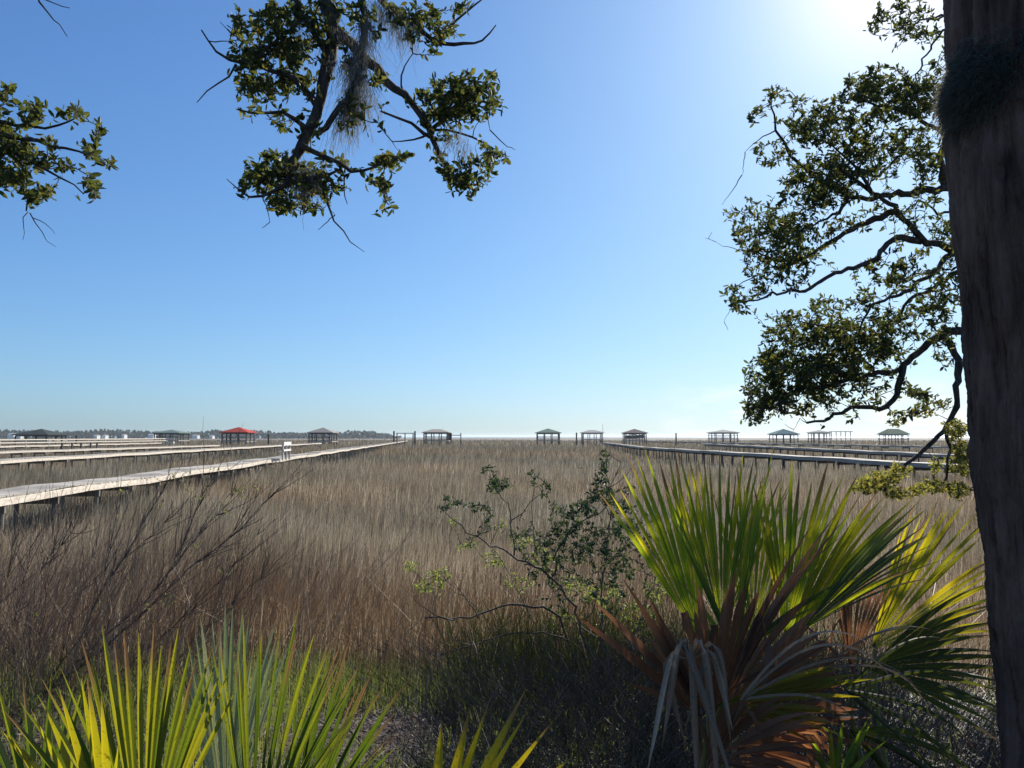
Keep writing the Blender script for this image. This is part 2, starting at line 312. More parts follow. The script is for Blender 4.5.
# ------------------------------------------------------------------ boardwalks
GRAV = np.array([0, 0, -1.])
walks = []
def boardwalk(p0, p1, z, width, label, fascia, posts=24, post_mat=None, side=1, plank=.145, rail=None, seg=2.44, wob=.02, ph=None, inset=.12, group='boardwalks crossing the marsh', shade=False):
    # p0, p1: ends of the edge nearer the camera
    p0 = np.array([p0[0], p0[1], 0.]); p1 = np.array([p1[0], p1[1], 0.]); L = np.linalg.norm(p1-p0); d = (p1-p0)/L
    s = np.array([-d[1], d[0], 0])*side        # towards the far edge
    root = empty('boardwalk', (*p0[:2], 0), label, 'boardwalk', group)
    walks.append((p0, d, s, L, width))
    def zz(t): return z + wob*np.sin(t*.55+p0[0]) + wob*.6*np.sin(t*1.7+1)*np.exp(-((t % 40)/60)) 
    mb = MB(); k = int(L/plank); h = np.array([(plank-.009)/2, width/2, .019])
    up = np.array([0, 0, 1.])
    for i in range(k):
        t = (i+.5)*plank; e = U(-.012, .012)
        mb.box(p0 + d*t + s*(width/2+e) + up*(zz(t)), h, [d, s, up])
    part(mb, 'deck', M['deck'], root)
    mb = MB(); k = int(L/seg)
    fj = MB()
    for i in range(k):
        t = i*seg; za, zb = zz(t), zz(t+seg)
        dd = nz(d*seg + up*(zb-za)); u2 = nz(np.cross(dd, s)) ; u2 = u2 if u2[2] > 0 else -u2
        for e, b in ((.022, mb), (width-.022, mb)):
            c = p0 + d*(t+seg/2) + s*e + up*((za+zb)/2-.02-.092+U(-.006,.006)); b.box(c, [seg/2-.008, .019, .090], [dd, s, u2])
    part(mb, 'side_board', M[fascia], root)
    step = L/posts if ph is None else ph
    n = min(100, int(L/step))
    for i in range(n):
        t = (i+.4)*step
        m = MB()
        for e in (inset, width-inset):
            P = p0 + d*t + s*e; m.tube([P+up*-.3, P+up*(z*.5), P+up*(z-.13)], [.062, .06, .058], 8)
        m.box(p0 + d*t + s*width/2 + up*(z-.30), [.04, width/2-.03, .09], [d, s, up])
        part(m, 'post_frame', post_mat or M['post'], root)
    if rail:
        t0, t1, hr, st, both = rail
        rm = MB(); t = t0
        while t <= t1:
            P = p0 + d*t + s*(.02); pm = MB(); pm.box(P + up*(z+hr/2-.1), [.05, .05, hr/2+.08], [d, s, up]); part(pm, 'rail_post', M['postpale'], root)
            t += st
        for hh in (hr+.02, hr*.5): rm.box(p0 + d*(t0+t1)/2 + s*(-.05) + up*(z+hh), [(t1-t0)/2, .022, .07], [d, s, up])
        part(rm, 'handrail', M['fascia'], root)
    return root
DZ = 1.6
def e2(px, py, z=DZ): return onz(px, py, z)[:2]
def extend(a, b, m):  # push a back along b->a by m metres
    a = np.array(a); b = np.array(b); return a + (a-b)/np.linalg.norm(a-b)*m
a, b = e2(0, 497.3), e2(408, 440.6)
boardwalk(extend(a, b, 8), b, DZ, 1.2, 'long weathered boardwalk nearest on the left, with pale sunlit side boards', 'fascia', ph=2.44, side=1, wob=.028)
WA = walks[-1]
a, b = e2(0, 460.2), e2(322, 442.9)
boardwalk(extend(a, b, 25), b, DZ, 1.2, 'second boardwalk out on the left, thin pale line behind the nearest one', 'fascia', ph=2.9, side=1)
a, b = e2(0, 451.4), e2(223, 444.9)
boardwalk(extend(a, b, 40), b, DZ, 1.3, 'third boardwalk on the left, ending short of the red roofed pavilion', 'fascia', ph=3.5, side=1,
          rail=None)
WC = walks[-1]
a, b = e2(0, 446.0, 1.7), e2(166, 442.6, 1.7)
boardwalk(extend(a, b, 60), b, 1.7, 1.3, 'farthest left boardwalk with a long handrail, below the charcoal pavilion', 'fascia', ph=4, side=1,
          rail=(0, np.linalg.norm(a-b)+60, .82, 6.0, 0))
a, b = e2(985, 467.4), e2(640, 447.2)
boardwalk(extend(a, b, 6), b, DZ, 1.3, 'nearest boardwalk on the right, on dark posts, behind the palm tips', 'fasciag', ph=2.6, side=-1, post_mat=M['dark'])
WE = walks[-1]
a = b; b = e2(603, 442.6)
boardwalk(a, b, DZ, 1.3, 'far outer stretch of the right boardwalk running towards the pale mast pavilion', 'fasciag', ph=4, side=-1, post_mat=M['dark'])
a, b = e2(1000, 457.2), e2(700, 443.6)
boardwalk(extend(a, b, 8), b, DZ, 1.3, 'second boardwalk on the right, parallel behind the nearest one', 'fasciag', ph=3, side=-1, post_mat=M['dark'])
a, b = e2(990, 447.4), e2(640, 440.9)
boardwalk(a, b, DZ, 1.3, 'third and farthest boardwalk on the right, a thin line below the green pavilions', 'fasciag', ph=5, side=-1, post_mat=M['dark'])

# bench on the near boardwalk
def bench(px, py, label):
    P = np.append(e2(px, py), DZ+.02); d = WA[1]; s = WA[2]; up = np.array([0,0,1.])
    root = empty('dock_bench', P, label, 'bench')
    X = d; Yd = -s; Yd = np.cross(up, X); Yd = Yd if Yd[0] < 0 else -Yd
    for i in (-1, 0, 1):
        m = MB(); m.box(P + X*i*1.05 + up*.46, [.05, .045, .55], [X, Yd, up]); part(m, 'bench_post', M['fascia'] if i < 0 else M['postpale'], root)
    for hh in (.93, .52):
        m = MB(); m.box(P - Yd*.07 + up*hh, [1.15, .022, .11 if hh > .9 else .06], [X, Yd, up]); part(m, 'back_board', M['white'], root)
    m = MB()
    for k in range(3): m.box(P + Yd*(.12+k*.13) + up*.45, [1.15, .055, .02], [X, Yd, up])
    part(m, 'seat', M['fascia'], root)
bench(286, 458.6, 'pale wooden bench with open back boards standing on the near left boardwalk')
bench_z = 1
# small white bench far
P = np.append(e2(170, 445.6), DZ+.02)
root = empty('dock_bench', P, 'tiny pale seat at the end of the railed boardwalk, left of the sage pavilion', 'bench')
m = MB(); m.box(P+[0,0,1.0], [.6,.03,.16]); m.box(P+[0,0,.45], [.6,.25,.12]); part(m, 'seat', M['fascia'], root)
for i in (-1, 1):
    m = MB(); m.box(P+[.5*i,.0,.5], [.05,.05,.6]); part(m, 'leg', M['postpale'], root)
# tall posts standing along third boardwalk
for i, x in enumerate((62, 72, 81, 90.5, 97)):
    q = onz(x, 449.3-.03*(x-62), DZ); m = MB(); m.box(q+[0,0,.15], [.08,.08,.55])
    o = m.build('mooring_post', M['dark'], loc=q); tag(o, 'dark square post in the row of five by the third left boardwalk', 'post', 'row of dark posts on the left boardwalk')

# ------------------------------------------------------------------ pavilions
def pavilion(px, halfpx, apex, eave, floor, Y, roof, label, post='post', rail=True, ridge=0., gable=False, boat=False, dark=False, name='dock_pavilion', flat=False):
    f = at(px, floor, Y); zF = f[2]; zA = at(px, apex, Y)[2]; zE = at(px, eave, Y)[2]; hw = halfpx/FPX*Y; x, y = f[0], f[1]
    root = empty(name, (x, y, 0), label, 'pavilion', 'roofed docks standing on the far edge of the marsh'); up = np.array([0,0,1.])
    pm = M[post]
    m = MB(); m.box([x, y, zF-.12], [hw*.98, hw*.98, .12]); part(m, 'platform', M['fasciag'], root)
    m = MB()   # hip roof with thickness
    r = ridge*hw; e = .16
    V = [[x-hw*1.06,y-hw*1.06,zE],[x+hw*1.06,y-hw*1.06,zE],[x+hw*1.06,y+hw*1.06,zE],[x-hw*1.06,y+hw*1.06,zE],[x-r,y,zA],[x+r,y,zA]]
    V2 = [[a_, b_, c_-e] for a_, b_, c_ in V]
    m.add(V+V2, [[0,1,5,4],[2,3,4,5],[6,10,11,7],[8,11,10,9],[0,6,7,1],[1,7,8,2],[2,8,9,3],[3,9,6,0]], [[1,2,5],[3,0,4],[7,11,8],[9,10,6]])
    part(m, 'roof', ROOF[roof], root)
    m = MB()
    for sx in (-1, 1): m.box([x+sx*hw*.9, y, zE-.30], [.08, hw*.9, .12]); m.box([x, y+sx*hw*.9, zE-.30], [hw*.9, .08, .12])
    if gable:
        for k in np.linspace(-.8, .8, 7): m.tube([[x+k*hw, y-hw*1.0, zE-.2], [x, y-.1, zA-.25]], .05, 4)
    part(m, 'beam', pm, root)
    for i in range(4):
        for j in (-1, 0, 1):
            xx = x + (-.9+.6*i)*hw; yy = y + j*.9*hw
            if i in (1, 2) and j == 0: continue
            m = MB(); m.box([xx, yy, (zF+zE-.3)/2], [.11, .11, (zE-.3-zF)/2]); part(m, 'post', pm, root)
            m = MB(); m.tube([[xx, yy, -.3], [xx, yy, zF-.2]], .13, 6); part(m, 'piling', M['dark'], root)
    if rail:
        m = MB()
        for sy in (-1, 1):
            m.box([x, y+sy*hw*.9, zF+.95], [hw*.9, .04, .05]); m.box([x, y+sy*hw*.9, zF+.15], [hw*.9, .03, .04])
            for k in np.linspace(-.88, .88, 20): m.box([x+k*hw, y+sy*hw*.9, zF+.55], [.025, .02, .38])
        for sx in (-1, 1): m.box([x+sx*hw*.9, y, zF+.95], [.04, hw*.9, .05])
        part(m, 'railing', pm, root)
    if boat:
        m = MB(); L = hw*.85
        st = np.linspace(-1, 1, 9); rings = []
        for t in st:
            b_ = .9*(1-max(0, t)**2.5*.95)
            rings.append([[x+t*L, y+b_, zF+1.25+.25*max(0,t)], [x+t*L, y+b_*.75, zF+.55], [x+t*L, y, zF+.35+.4*max(0,t)**2], [x+t*L, y-b_*.75, zF+.55], [x+t*L, y-b_, zF+1.25+.25*max(0,t)]])
        R = np.array(rings).reshape(-1, 3); q = [[i*5+j, i*5+(j+1)%5, i*5+5+(j+1)%5, i*5+5+j] for i in range(8) for j in range(5)]
        m.add(R, q, [[0,1,2],[0,2,3],[0,3,4]])
        o = m.build('boat', M['hull'], loc=(x, y, zF)); tag(o, 'dark motor boat hanging on a lift under the brown roofed pavilion', 'boat')
        k = MB(); k.box(np.array([x-L*.1, y, zF+1.7])-[x,y,zF], [L*.3, .5, .35]); c = k.build('boat_cabin', M['hull'], o)
    return root
pavilion(41, 17, 428.8, 434.6, 440.2, 172, 'char', 'charcoal hip roofed dock pavilion, farthest left on the horizon', 'dark')
pavilion(171.5, 13, 429.6, 432.8, 440.2, 195, 'sage', 'sage grey roofed dock pavilion with dark posts, between the charcoal and red ones', 'dark')
pavilion(238.5, 13.2, 427.0, 432.2, 441, 175, 'red', 'red roofed dock pavilion on the left horizon', 'dark')
pavilion(323, 12.2, 427.5, 432.4, 441, 175, 'tan', 'pale dock pavilion with exposed gable rafters, beyond the bench', 'dark', gable=True)
pavilion(436.5, 12.6, 429.2, 432.2, 440.4, 185, 'tan', 'low tan roofed dock pavilion at the end of the longest left boardwalk', 'dark', ridge=.35)
pavilion(548, 12, 428.4, 432.6, 440, 200, 'green', 'pale green roofed dock pavilion standing alone near the middle', 'post')
pavilion(592, 10.5, 430.0, 432.6, 439.2, 215, 'pale', 'pale thin roofed boat shelter with a mast beside it', 'postpale', rail=False, ridge=.3)
pavilion(634.5, 11, 428.8, 432.8, 440, 200, 'brown', 'brown roofed dock pavilion sheltering a dark boat', 'post', boat=True)
pavilion(723, 12.4, 429.6, 432.4, 438.6, 215, 'pale', 'white roofed dock pavilion seen through the palm tips', 'postpale')
pavilion(783.5, 11.6, 428.8, 434.0, 438.8, 230, 'teal', 'blue green roofed dock pavilion left of the low oak twigs', 'post', rail=False)
pavilion(819, 8.5, 430.0, 432.4, 438.6, 235, 'pale', 'pale square shelter right of the blue green pavilion', 'post', rail=False)
pavilion(893.5, 10.6, 428.8, 434.0, 438.8, 230, 'olive', 'olive green gable ended pavilion nearest the palm trunk', 'post', rail=False, ridge=.5)
# flat pergola frame
c = at(841, 438.4, 235); root = empty('pergola', (c[0], c[1], 0), 'bare flat topped lift frame right of the pale square shelter', 'boat lift')
m = MB()
for i in range(5): m.box([c[0]-3+1.5*i, c[1], 2.2], [.09,.09,2.5])
part(m, 'post', M['postpale'], root); m = MB(); m.box([c[0], c[1], 4.55], [3.3, 1.2, .09]); part(m, 'top_beam', M['postpale'], root)
# boat lift frame between pilings near the tan pavilion
c = at(405, 441, 185); root = empty('boat_lift', (c[0], c[1], 0), 'low boat lift frame between two tall pilings, left of the tan pavilion', 'boat lift')
for i in (-1, 0, 1):
    m = MB(); m.box([c[0]+i*2., c[1], 1.9], [.12,.12,2.0]); part(m, 'lift_post', M['dark'], root)
m = MB(); m.box([c[0], c[1], 3.8], [2.2,.13,.10]); part(m, 'lift_beam', M['postpale'], root)
c = at(456, 440, 185); root = empty('boat_lift', (c[0], c[1], 0), 'low boat lift frame attached right of the tan pavilion', 'boat lift')
for i in (-1, 1):
    m = MB(); m.box([c[0]+i*1.2, c[1], 1.9], [.12,.12,2.0]); part(m, 'lift_post', M['dark'], root)
m = MB(); m.box([c[0], c[1], 3.3], [1.3,.1,.1]); part(m, 'lift_beam', M['post'], root)
m = MB(); m.box([c[0]-1.4, c[1], 3.0], [.35,.3,.9]); part(m, 'winch_box', M['dark'], root)
# free standing pilings
pil = [(394,431,185,'left one of the tall piling pair by the boat lift'),(415,431,185,'right one of the tall piling pair by the boat lift'),(62,434.5,172,'dark piling just right of the charcoal pavilion'),
       (76.5,435,172,'second dark piling right of the charcoal pavilion'),(254.5,433,175,'thick pale piling just right of the red pavilion'),(268.5,434,175,'dark piling farther right of the red pavilion'),
       (576.5,432.5,215,'slim piling left of the mast shelter'),(676,433,215,'slim piling between the brown and the white pavilions')]
for x, yt, Y, lab in pil:
    t = at(x, yt, Y); m = MB(); r = .22
    m.tube([[t[0], Y, -.3], [t[0], Y, 1.], [t[0], Y, t[2]-.1], [t[0], Y, t[2]]], [r, r, r*.95, r*.5], 8)
    m_ = m.build('dock_piling', M['postpale'] if 'pale piling' in lab else M['dark'], loc=(t[0], Y, 0)); tag(m_, lab, 'piling', 'pilings out in the marsh')
t = at(602.5, 424, 215); m = MB(); m.tube([[t[0], 215, 1.9], [t[0], 215, t[2]]], .05, 5)
m.tube([[t[0]-.5, 215, 4.6], [t[0]+.5, 215, 4.6]], .03, 4)
tag(m.build('mast', M['postpale'], loc=(t[0], 215, 1.9)), 'thin upright mast beside the pale boat shelter', 'mast')

# ------------------------------------------------------------------ far wood and houses
mb = MB(); nb = 5200; D = 1000.
px = U(-160, 388, nb); 
top = 430.6 + 1.3*np.sin(px*.05) + .9*np.sin(px*.17+1) + .6*np.sin(px*.43) + np.clip((px-250)/60, 0, 1)*1.2 + np.clip((px-375)/14, 0, 1)*4
YY = D + U(0, 120, nb)
hz = (436.5-top)/FPX*D + 1
zc = U(0, 1, nb)**.7*hz
XX = (px-512)/FPX*D
base = np.array([[0,0,1],[1,0,.1],[.1,1,0],[-1,.1,0],[0,-1,.1],[.1,0,-1]], float)
F8 = [[0,1,2],[0,2,3],[0,3,4],[0,4,1],[5,2,1],[5,3,2],[5,4,3],[5,1,4]]
r = U(1.0, 2.6, nb)
V = np.stack([XX, YY, zc], -1)[:, None] + base[None]*r[:, None, None]*U(.6, 1.3, (nb, 6, 3))
T = (np.array(F8)[None] + 6*np.arange(nb)[:, None, None]).reshape(-1, 3)
mb.add(V, None, T, var=np.repeat(U(0, 1, nb), 6))
tag(mb.build('far_woods', M['farwood']), 'low blue green line of woods on the far left shore', 'woods', kind='stuff')
houses = [(12.5,433.2,3.0,'white house with a tall left wing at the far left shore'),(19.5,435,2.6,'long low white house beside the leftmost white house'),(97,434.6,1.6,'tiny white house left of a pair on the far shore'),
          (105.5,434.6,1.4,'tiny white house, right one of the pair on the far shore'),(152,433.8,2.6,'white house just left of the sage pavilion'),(124.5,434.0,1.2,'faint pale house in the middle of the left woods'),
          (196,434.6,2.6,'grey white house between the sage and the red pavilions'),(212,435.2,1.6,'very small pale house left of the red pavilion')]
for x, yt, hp, lab in houses:
    c = at(x, 438, 985.); hw = hp/FPX*985; zt = at(x, yt, 985.)[2]
    root = empty('shore_house', (c[0], 985, 0), lab, 'house', 'houses on the far shore')
    m = MB(); m.box([c[0], 985, zt*.4], [hw, 4, zt*.4]); part(m, 'wall', M['white'], root)
    m = MB(); m.add([[c[0]-hw*1.1,980.5,zt*.8],[c[0]+hw*1.1,980.5,zt*.8],[c[0]+hw*1.1,989.5,zt*.8],[c[0]-hw*1.1,989.5,zt*.8],[c[0]-hw*1.1,985,zt],[c[0]+hw*1.1,985,zt]],
          [[0,1,5,4],[2,3,4,5],[3,2,1,0]], [[1,2,5],[3,0,4]]); part(m, 'roof', ROOF['pale'], root)

# ------------------------------------------------------------------ marsh grass
def blades(mb, x, y, z0, h, wdt, lean, var, zone=None, curve=.3, az=None):
    n = len(x); a = U(0, 2*pi, n); la = U(0, 2*pi, n) if az is None else az
    s = np.stack([np.cos(a), np.sin(a)*.5, 0*a], -1); s /= np.linalg.norm(s, axis=1)[:, None]; s *= (wdt/2)[:, None]
    ld = np.stack([np.cos(la), np.sin(la), 0*la], -1)
    B = np.stack([x, y, z0], -1)
    Mi = B + ld*(lean*h*.35)[:, None] + np.array([0,0,1])*(h*.55)[:, None]
    Tp = B + ld*(lean*h*(1+curve))[:, None] + np.array([0,0,1])*(h*(1-.25*lean))[:, None]
    V = np.stack([B-s, B+s, Mi+s*.85, Mi-s*.85, Tp], 1)
    k = 5*np.arange(n)[:, None]
    mb.add(V, k+np.array([[0,1,2,3]]), k+np.array([[3,2,4]]), var=np.repeat(var, 5), zone=None if zone is None else np.repeat(zone, 5))
def under_walk(x, y, m=.15):
    bad = np.zeros(len(x), bool)
    for p0, d, s, L, wd in walks:
        rx, ry = x-p0[0], y-p0[1]; t = rx*d[0]+ry*d[1]; e = rx*s[0]+ry*s[1]
        bad |= (t > -1) & (t < L+1) & (e > -m) & (e < wd+m)
    return bad
def sample(n, y0, y1, powr=1.0, ang=.76):
    u = U(0, 1, n)
    y = (y0**powr + u*(y1**powr-y0**powr))**(1/powr)
    x = U(-1, 1, n)*(ang*y+1.5); return x, y
def zoner(x, y):
    s = np.sin(x*.07+y*.11)+.6*np.sin(x*.19-y*.05+2)+.5*np.sin(x*.41+y*.3)
    z = .5 + .30*s*.6 + .25*np.sin(np.log(np.maximum(y, 5))*9+.6*np.sin(x*.03))*(y > 20)
    z += -.45*np.clip((15-y)/5, 0, 1) + .25*np.clip((y-15)/10, 0, 1) + .12*np.clip((y-60)/40, 0, 1)
    return np.clip(z + U(-.15, .15, len(x)), 0, 1)
mb = MB()
for n, y0, y1, pw, ws, hs, base_w in ((110000, 6.2, 16, 1.6, .0006, (.65, 1.12), .0035), (130000, 13, 45, 1.4, .00065, (.85, 1.3), .003), (110000, 40, 160, 1.2, .0007, (.5, .9), .0), (50000, 130, 420, 1.2, .0008, (.5, .95), .0)):
    x, y = sample(n, y0, y1, pw)
    clump = np.sin(x*3.1+np.sin(y*2.3)*1.5)*np.sin(y*2.7+np.sin(x*1.9))
    keep = ~under_walk(x, y, .12) & (U(0, 1, n) < .72+.28*clump)
    if y0 < 10: keep &= (U(0, 1, n) < np.clip((y-6.2)/2.0 + .15*np.sin(x*1.7), .0, 1))
    x, y = x[keep], y[keep]; n = len(x)
    h = U(*hs, n)*(1+.12*np.sin(x*.6+y*.35)+.08*np.sin(x*1.9-y*1.3)); 
    if y0 < 10: h *= .78+.35*np.clip((y-8)/5, 0, 1)
    var = np.clip(rng.beta(1.4, 2.0, n)+.10*np.sin(x*.9+y*.7) - .16*np.clip((y-40)/60, 0, 1), 0, 1)
    az = np.where(U(0, 1, n) < .6, rng.normal(.3, .8, n), U(0, 2*pi, n))
    h *= 1.08 + .32*np.clip((y-22)/25, 0, 1)*np.clip(.6-x/30, 0, 1) + .55*np.clip((y-80)/60, 0, 1)
    blades(mb, x, y, ground_z(x, y)-.03, h, base_w+ws*y*U(.6, 1.3, n), np.abs(rng.normal(.05, .11, n)), var, zoner(x, y), az=az)
tag(mb.build('marsh_grass', M['grass']), 'brown and olive cordgrass filling the whole marsh', 'marsh grass', kind='stuff')

# green grass at the foot of the bank
mb = MB(); n = 34000; x = U(-5, 3.6, n); y = U(3.4, 8.4, n)
dens = np.exp(-((x+1.2)/1.5)**2)*.9 + .34*np.exp(-((x-.8)/1.4)**2)+.14
k = (U(0, 1, n) < dens); litterhole = np.exp(-(((x+.80)/.50)**2+((y-4.9)/.85)**2)); k &= U(0, 1, n) > litterhole*2.2
x, y = x[k], y[k]; n = len(x)
blades(mb, x, y, ground_z(x, y)-.02, U(.18, .5, n)*(.6+.5*np.clip((y-4)/2, 0, 1)), U(.003, .007, n), np.abs(rng.normal(.3, .25, n)), np.clip(rng.beta(2, 2, n)*.8+.3*np.sin(x*2.1+y)*.5, 0, 1), curve=.6)
tag(mb.build('green_grass', M['greengrass']), 'fresh green grass at the foot of the bank', 'grass', kind='stuff')

# ------------------------------------------------------------------ branching plants
def wiggle(P, n, amp):
    P = np.asarray(P, float); seg = np.linalg.norm(np.diff(P, axis=0), axis=1); t = np.concatenate([[0], np.cumsum(seg)]); tt = np.linspace(0, t[-1], n)
    # Catmull-like smoothing by dense linear + filter
    Q = np.stack([np.interp(tt, t, P[:, i]) for i in range(3)], -1)
    for _ in range(2): Q[1:-1] = (Q[:-2]+2*Q[1:-1]+Q[2:])/4
    nzv = rng.normal(0, amp, (n, 3)); nzv[0] = 0
    return Q + nzv
def leaf_cluster(mb, P, D, n, size, spread=1.0, wr=.36, var0=0., hang=0.):
    # n leaves whorled about twig end P heading D
    a = U(0, 2*pi, n)
    ref = np.array([0,0,1.]) if abs(D[2]) < .9 else np.array([1.,0,0]); A = nz(np.cross(D, ref)); B = np.cross(D, A)
    out = np.cos(a)[:, None]*A + np.sin(a)[:, None]*B
    d = nz(D[None]*U(.1, 1., n)[:, None] + out*spread*U(.5, 1.1, n)[:, None] + np.array([0,0,-hang])+rng.normal(0, .2, (n, 3)))
    L = size*U(.5, 1.25, n); b0 = P + -D[None]*(U(0, 1, n)**1.3*size*2.3)[:, None]
    s = nz(np.cross(d, rng.normal(0, 1, (n, 3)))); u = np.cross(s, d)
    W = (L*wr*U(.8, 1.2, n)/2)[:, None]; L = L[:, None]
    V = np.stack([b0, b0+d*L*.35+s*W*.9+u*W*.35, b0+d*L*.72+s*W*.85+u*W*.3, b0+d*L-u*W*.15, b0+d*L*.72-s*W*.85+u*W*.3, b0+d*L*.35-s*W*.9+u*W*.35], 1)
    k = 6*np.arange(n)[:, None]
    mb.add(V, np.concatenate([k+np.array([[0,1,2,3]]), k+np.array([[0,3,4,5]])]), var=np.repeat(np.clip(rng.beta(2, 2.2, n)+var0, 0, 1), 6))
class Plant:
    def __init__(s): s.nodes = []; s.rad = []; s.tw = MB(); s.lf = {}
    def limb(s, P, r0, r1, mb, n=None, amp=.006, sides=8, jit=.10, register=True):
        L = np.linalg.norm(np.diff(np.asarray(P), axis=0), axis=1).sum(); n = n or max(5, int(L/.07))
        Q = wiggle(P, n, amp); t = np.linspace(0, 1, n); r = r0+(r1-r0)*t**.9
        mb.tube(Q, r, sides, jit)
        if register: s.nodes += list(Q); s.rad += list(r)
        return Q
    def grow(s, targets, leaves='a', size=.06, nl=(6, 11), maxr=.010, amp=.015, wr=.36, var0=0., hang=0., bare=0., sides=4, minr=.0016, gravity=0.0):
        # each target connects to the nearest node so twigs fork from twigs
        if leaves not in s.lf: s.lf[leaves] = MB()
        NA = np.array(s.nodes); T = np.array(targets)
        dd = np.array([np.min(np.linalg.norm(NA-t, axis=1)) for t in T]); order = np.argsort(dd)
        nodes = list(s.nodes); A = np.empty((len(nodes)+len(T)*9, 3)); m = len(nodes); A[:m] = nodes
        for i in order:
            t = T[i]; d2 = np.linalg.norm(A[:m]-t, axis=1); j = np.argmin(d2); L = d2[j]
            if L < .02: continue
            n = 7 if L > .12 else 4
            mid = (A[j]+t)/2 + rng.normal(0, .13, 3)*L + np.array([0,0,gravity*L])
            tt = np.linspace(0, 1, n)[:, None]; Q = (1-tt)**2*A[j]+2*tt*(1-tt)*mid+tt*tt*t
            Q[1:-1] += rng.normal(0, amp*L, (n-2, 3))
            r0 = min(maxr, .002+.012*L); s.tw.tube(Q, np.linspace(r0, minr, n), sides, cap=False)
            A[m:m+n-2] = Q[2:]; m += n-2
            if U(0, 1) < bare: continue
            D = nz(Q[-1]-Q[-3]); leaf_cluster(s.lf[leaves], Q[-1], D, rng.integers(*nl), size, wr=wr, var0=var0, hang=hang)
            if L > .2:
                k = n//2+1; leaf_cluster(s.lf[leaves], Q[k], nz(Q[k]-Q[k-1]+rng.normal(0, .5, 3)), max(3, int(nl[0]*.6)), size*.9, wr=wr, var0=var0, hang=hang)
def blob(px, py, rx, ry, Y, dy, n):
    out = []
    while len(out) < n:
        v = rng.uniform(-1, 1, 3)
        if v@v > 1: continue
        out.append(at(px+v[0]*rx, py+v[1]*ry, Y+v[2]*dy))
    return out

# ---- the oak on the right
YR = 6.8
pr = Plant(); limbs = []
def PL(pts, Y0, Y1): 
    n = len(pts); return [at(p[0], p[1], Y0+(Y1-Y0)*i/(n-1)) for i, p in enumerate(pts)]
oak = empty('live_oak', (5.25, 7.6, 1.0), 'live oak whose crooked leafy limbs reach left from behind the palm trunk', 'tree')
m = MB(); m.tube(wiggle([[5.25,7.6,.2],[5.2,7.6,1.6],[5.15,7.5,3],[5.1,7.4,4.4],[5.2,7.3,6],[5.5,7.2,8],[5.8,7.4,9.6]], 30, .012), np.linspace(.34, .12, 30), 16, .07)
part(m, 'trunk', M['bark'], oak, True)
HN = [at(1035, 330, 7.4), at(1035, 200, 7.3), at(1030, 250, 7.3), at(1035, 120, 7.3), at(1035, 20, 7.3)]
RL = [([(949,188),(935,190),(913,191),(888,195),(864,201),(849,196),(834,187),(815,175),(796,162),(783,143),(776,125),(772,106)], .044, .008, 7.1, 6.6, 1),
 ([(958,250),(938,246),(921,240),(911,226),(898,211),(886,201),(871,191),(852,178),(830,160)], .046, .011, 7.0, 6.5, 2),
 ([(921,241),(901,236),(888,242),(881,253),(869,263),(851,270),(832,273),(809,289),(798,292),(774,292),(757,300),(736,304)], .033, .006, 6.9, 6.2, None),
 ([(898,211),(879,216),(859,224),(839,236),(822,248),(800,260),(775,262),(752,250)], .032, .007, 6.8, 6.9, None),
 ([(962,329),(940,335),(925,346),(905,364),(896,373),(879,373),(852,378),(832,372),(812,356)], .052, .012, 7.2, 6.6, 0),
 ([(903,366),(901,387),(893,404),(886,407),(854,407),(842,412),(830,421),(806,422)], .034, .010, 6.9, 6.7, None),
 ([(940,335),(957,350),(962,373),(954,387),(959,400),(954,417),(945,426),(937,439),(923,451),(915,459),(902,465),(889,478),(884,490)], .036, .012, 7.0, 6.6, None),
 ([(947,430),(950,445),(947,462),(948,478),(936,492)], .018, .006, 6.8, 6.7, None),
 ([(950,252),(933,273),(913,286),(890,300),(871,307),(859,329)], .034, .008, 7.0, 6.4, 2),
 ([(962,268),(945,280),(923,295),(903,302),(901,317),(885,326),(868,338)], .030, .008, 7.2, 6.9, 2),
 ([(947,132),(928,125),(920,118),(903,113),(880,105),(856,98)], .032, .008, 7.2, 6.8, 3),
 ([(945,186),(938,169),(940,154),(945,132),(938,110),(925,90)], .036, .010, 7.2, 7.0, None),
 ([(955,213),(931,213),(926,199),(918,197),(913,206),(905,214)], .020, .006, 7.1, 7.0, 2),
 ([(944,16),(921,19),(906,25),(893,33)], .020, .005, 7.2, 7.1, 4),
 ([(944,28),(930,46),(921,63),(915,80)], .018, .006, 7.2, 7.0, 4),
 ([(849,196),(838,214),(822,222),(808,228)], .020, .006, 6.8, 6.6, None),
 ([(871,191),(862,175),(850,160),(838,148),(824,140)], .018, .006, 6.6, 6.5, None),
 ([(905,150),(890,165),(875,178),(866,190)], .014, .006, 7.0, 6.7, None),
 ([(852,378),(830,386),(808,388),(784,392),(765,402)], .022, .006, 6.6, 6.5, None),
 ([(859,329),(840,330),(820,325),(800,322)], .016, .005, 6.5, 6.4, None)]
for pts, r0, r1, Ya, Yb, hn in RL:
    P = PL(pts, Ya, Yb)
    if hn is not None:
        P = [HN[hn]] + P
    m = MB(); pr.limb(P, r0*(1.15 if hn is not None else 1), r1, m, amp=.010, jit=.16)
    part(m, 'limb', M['bark'], oak, True)
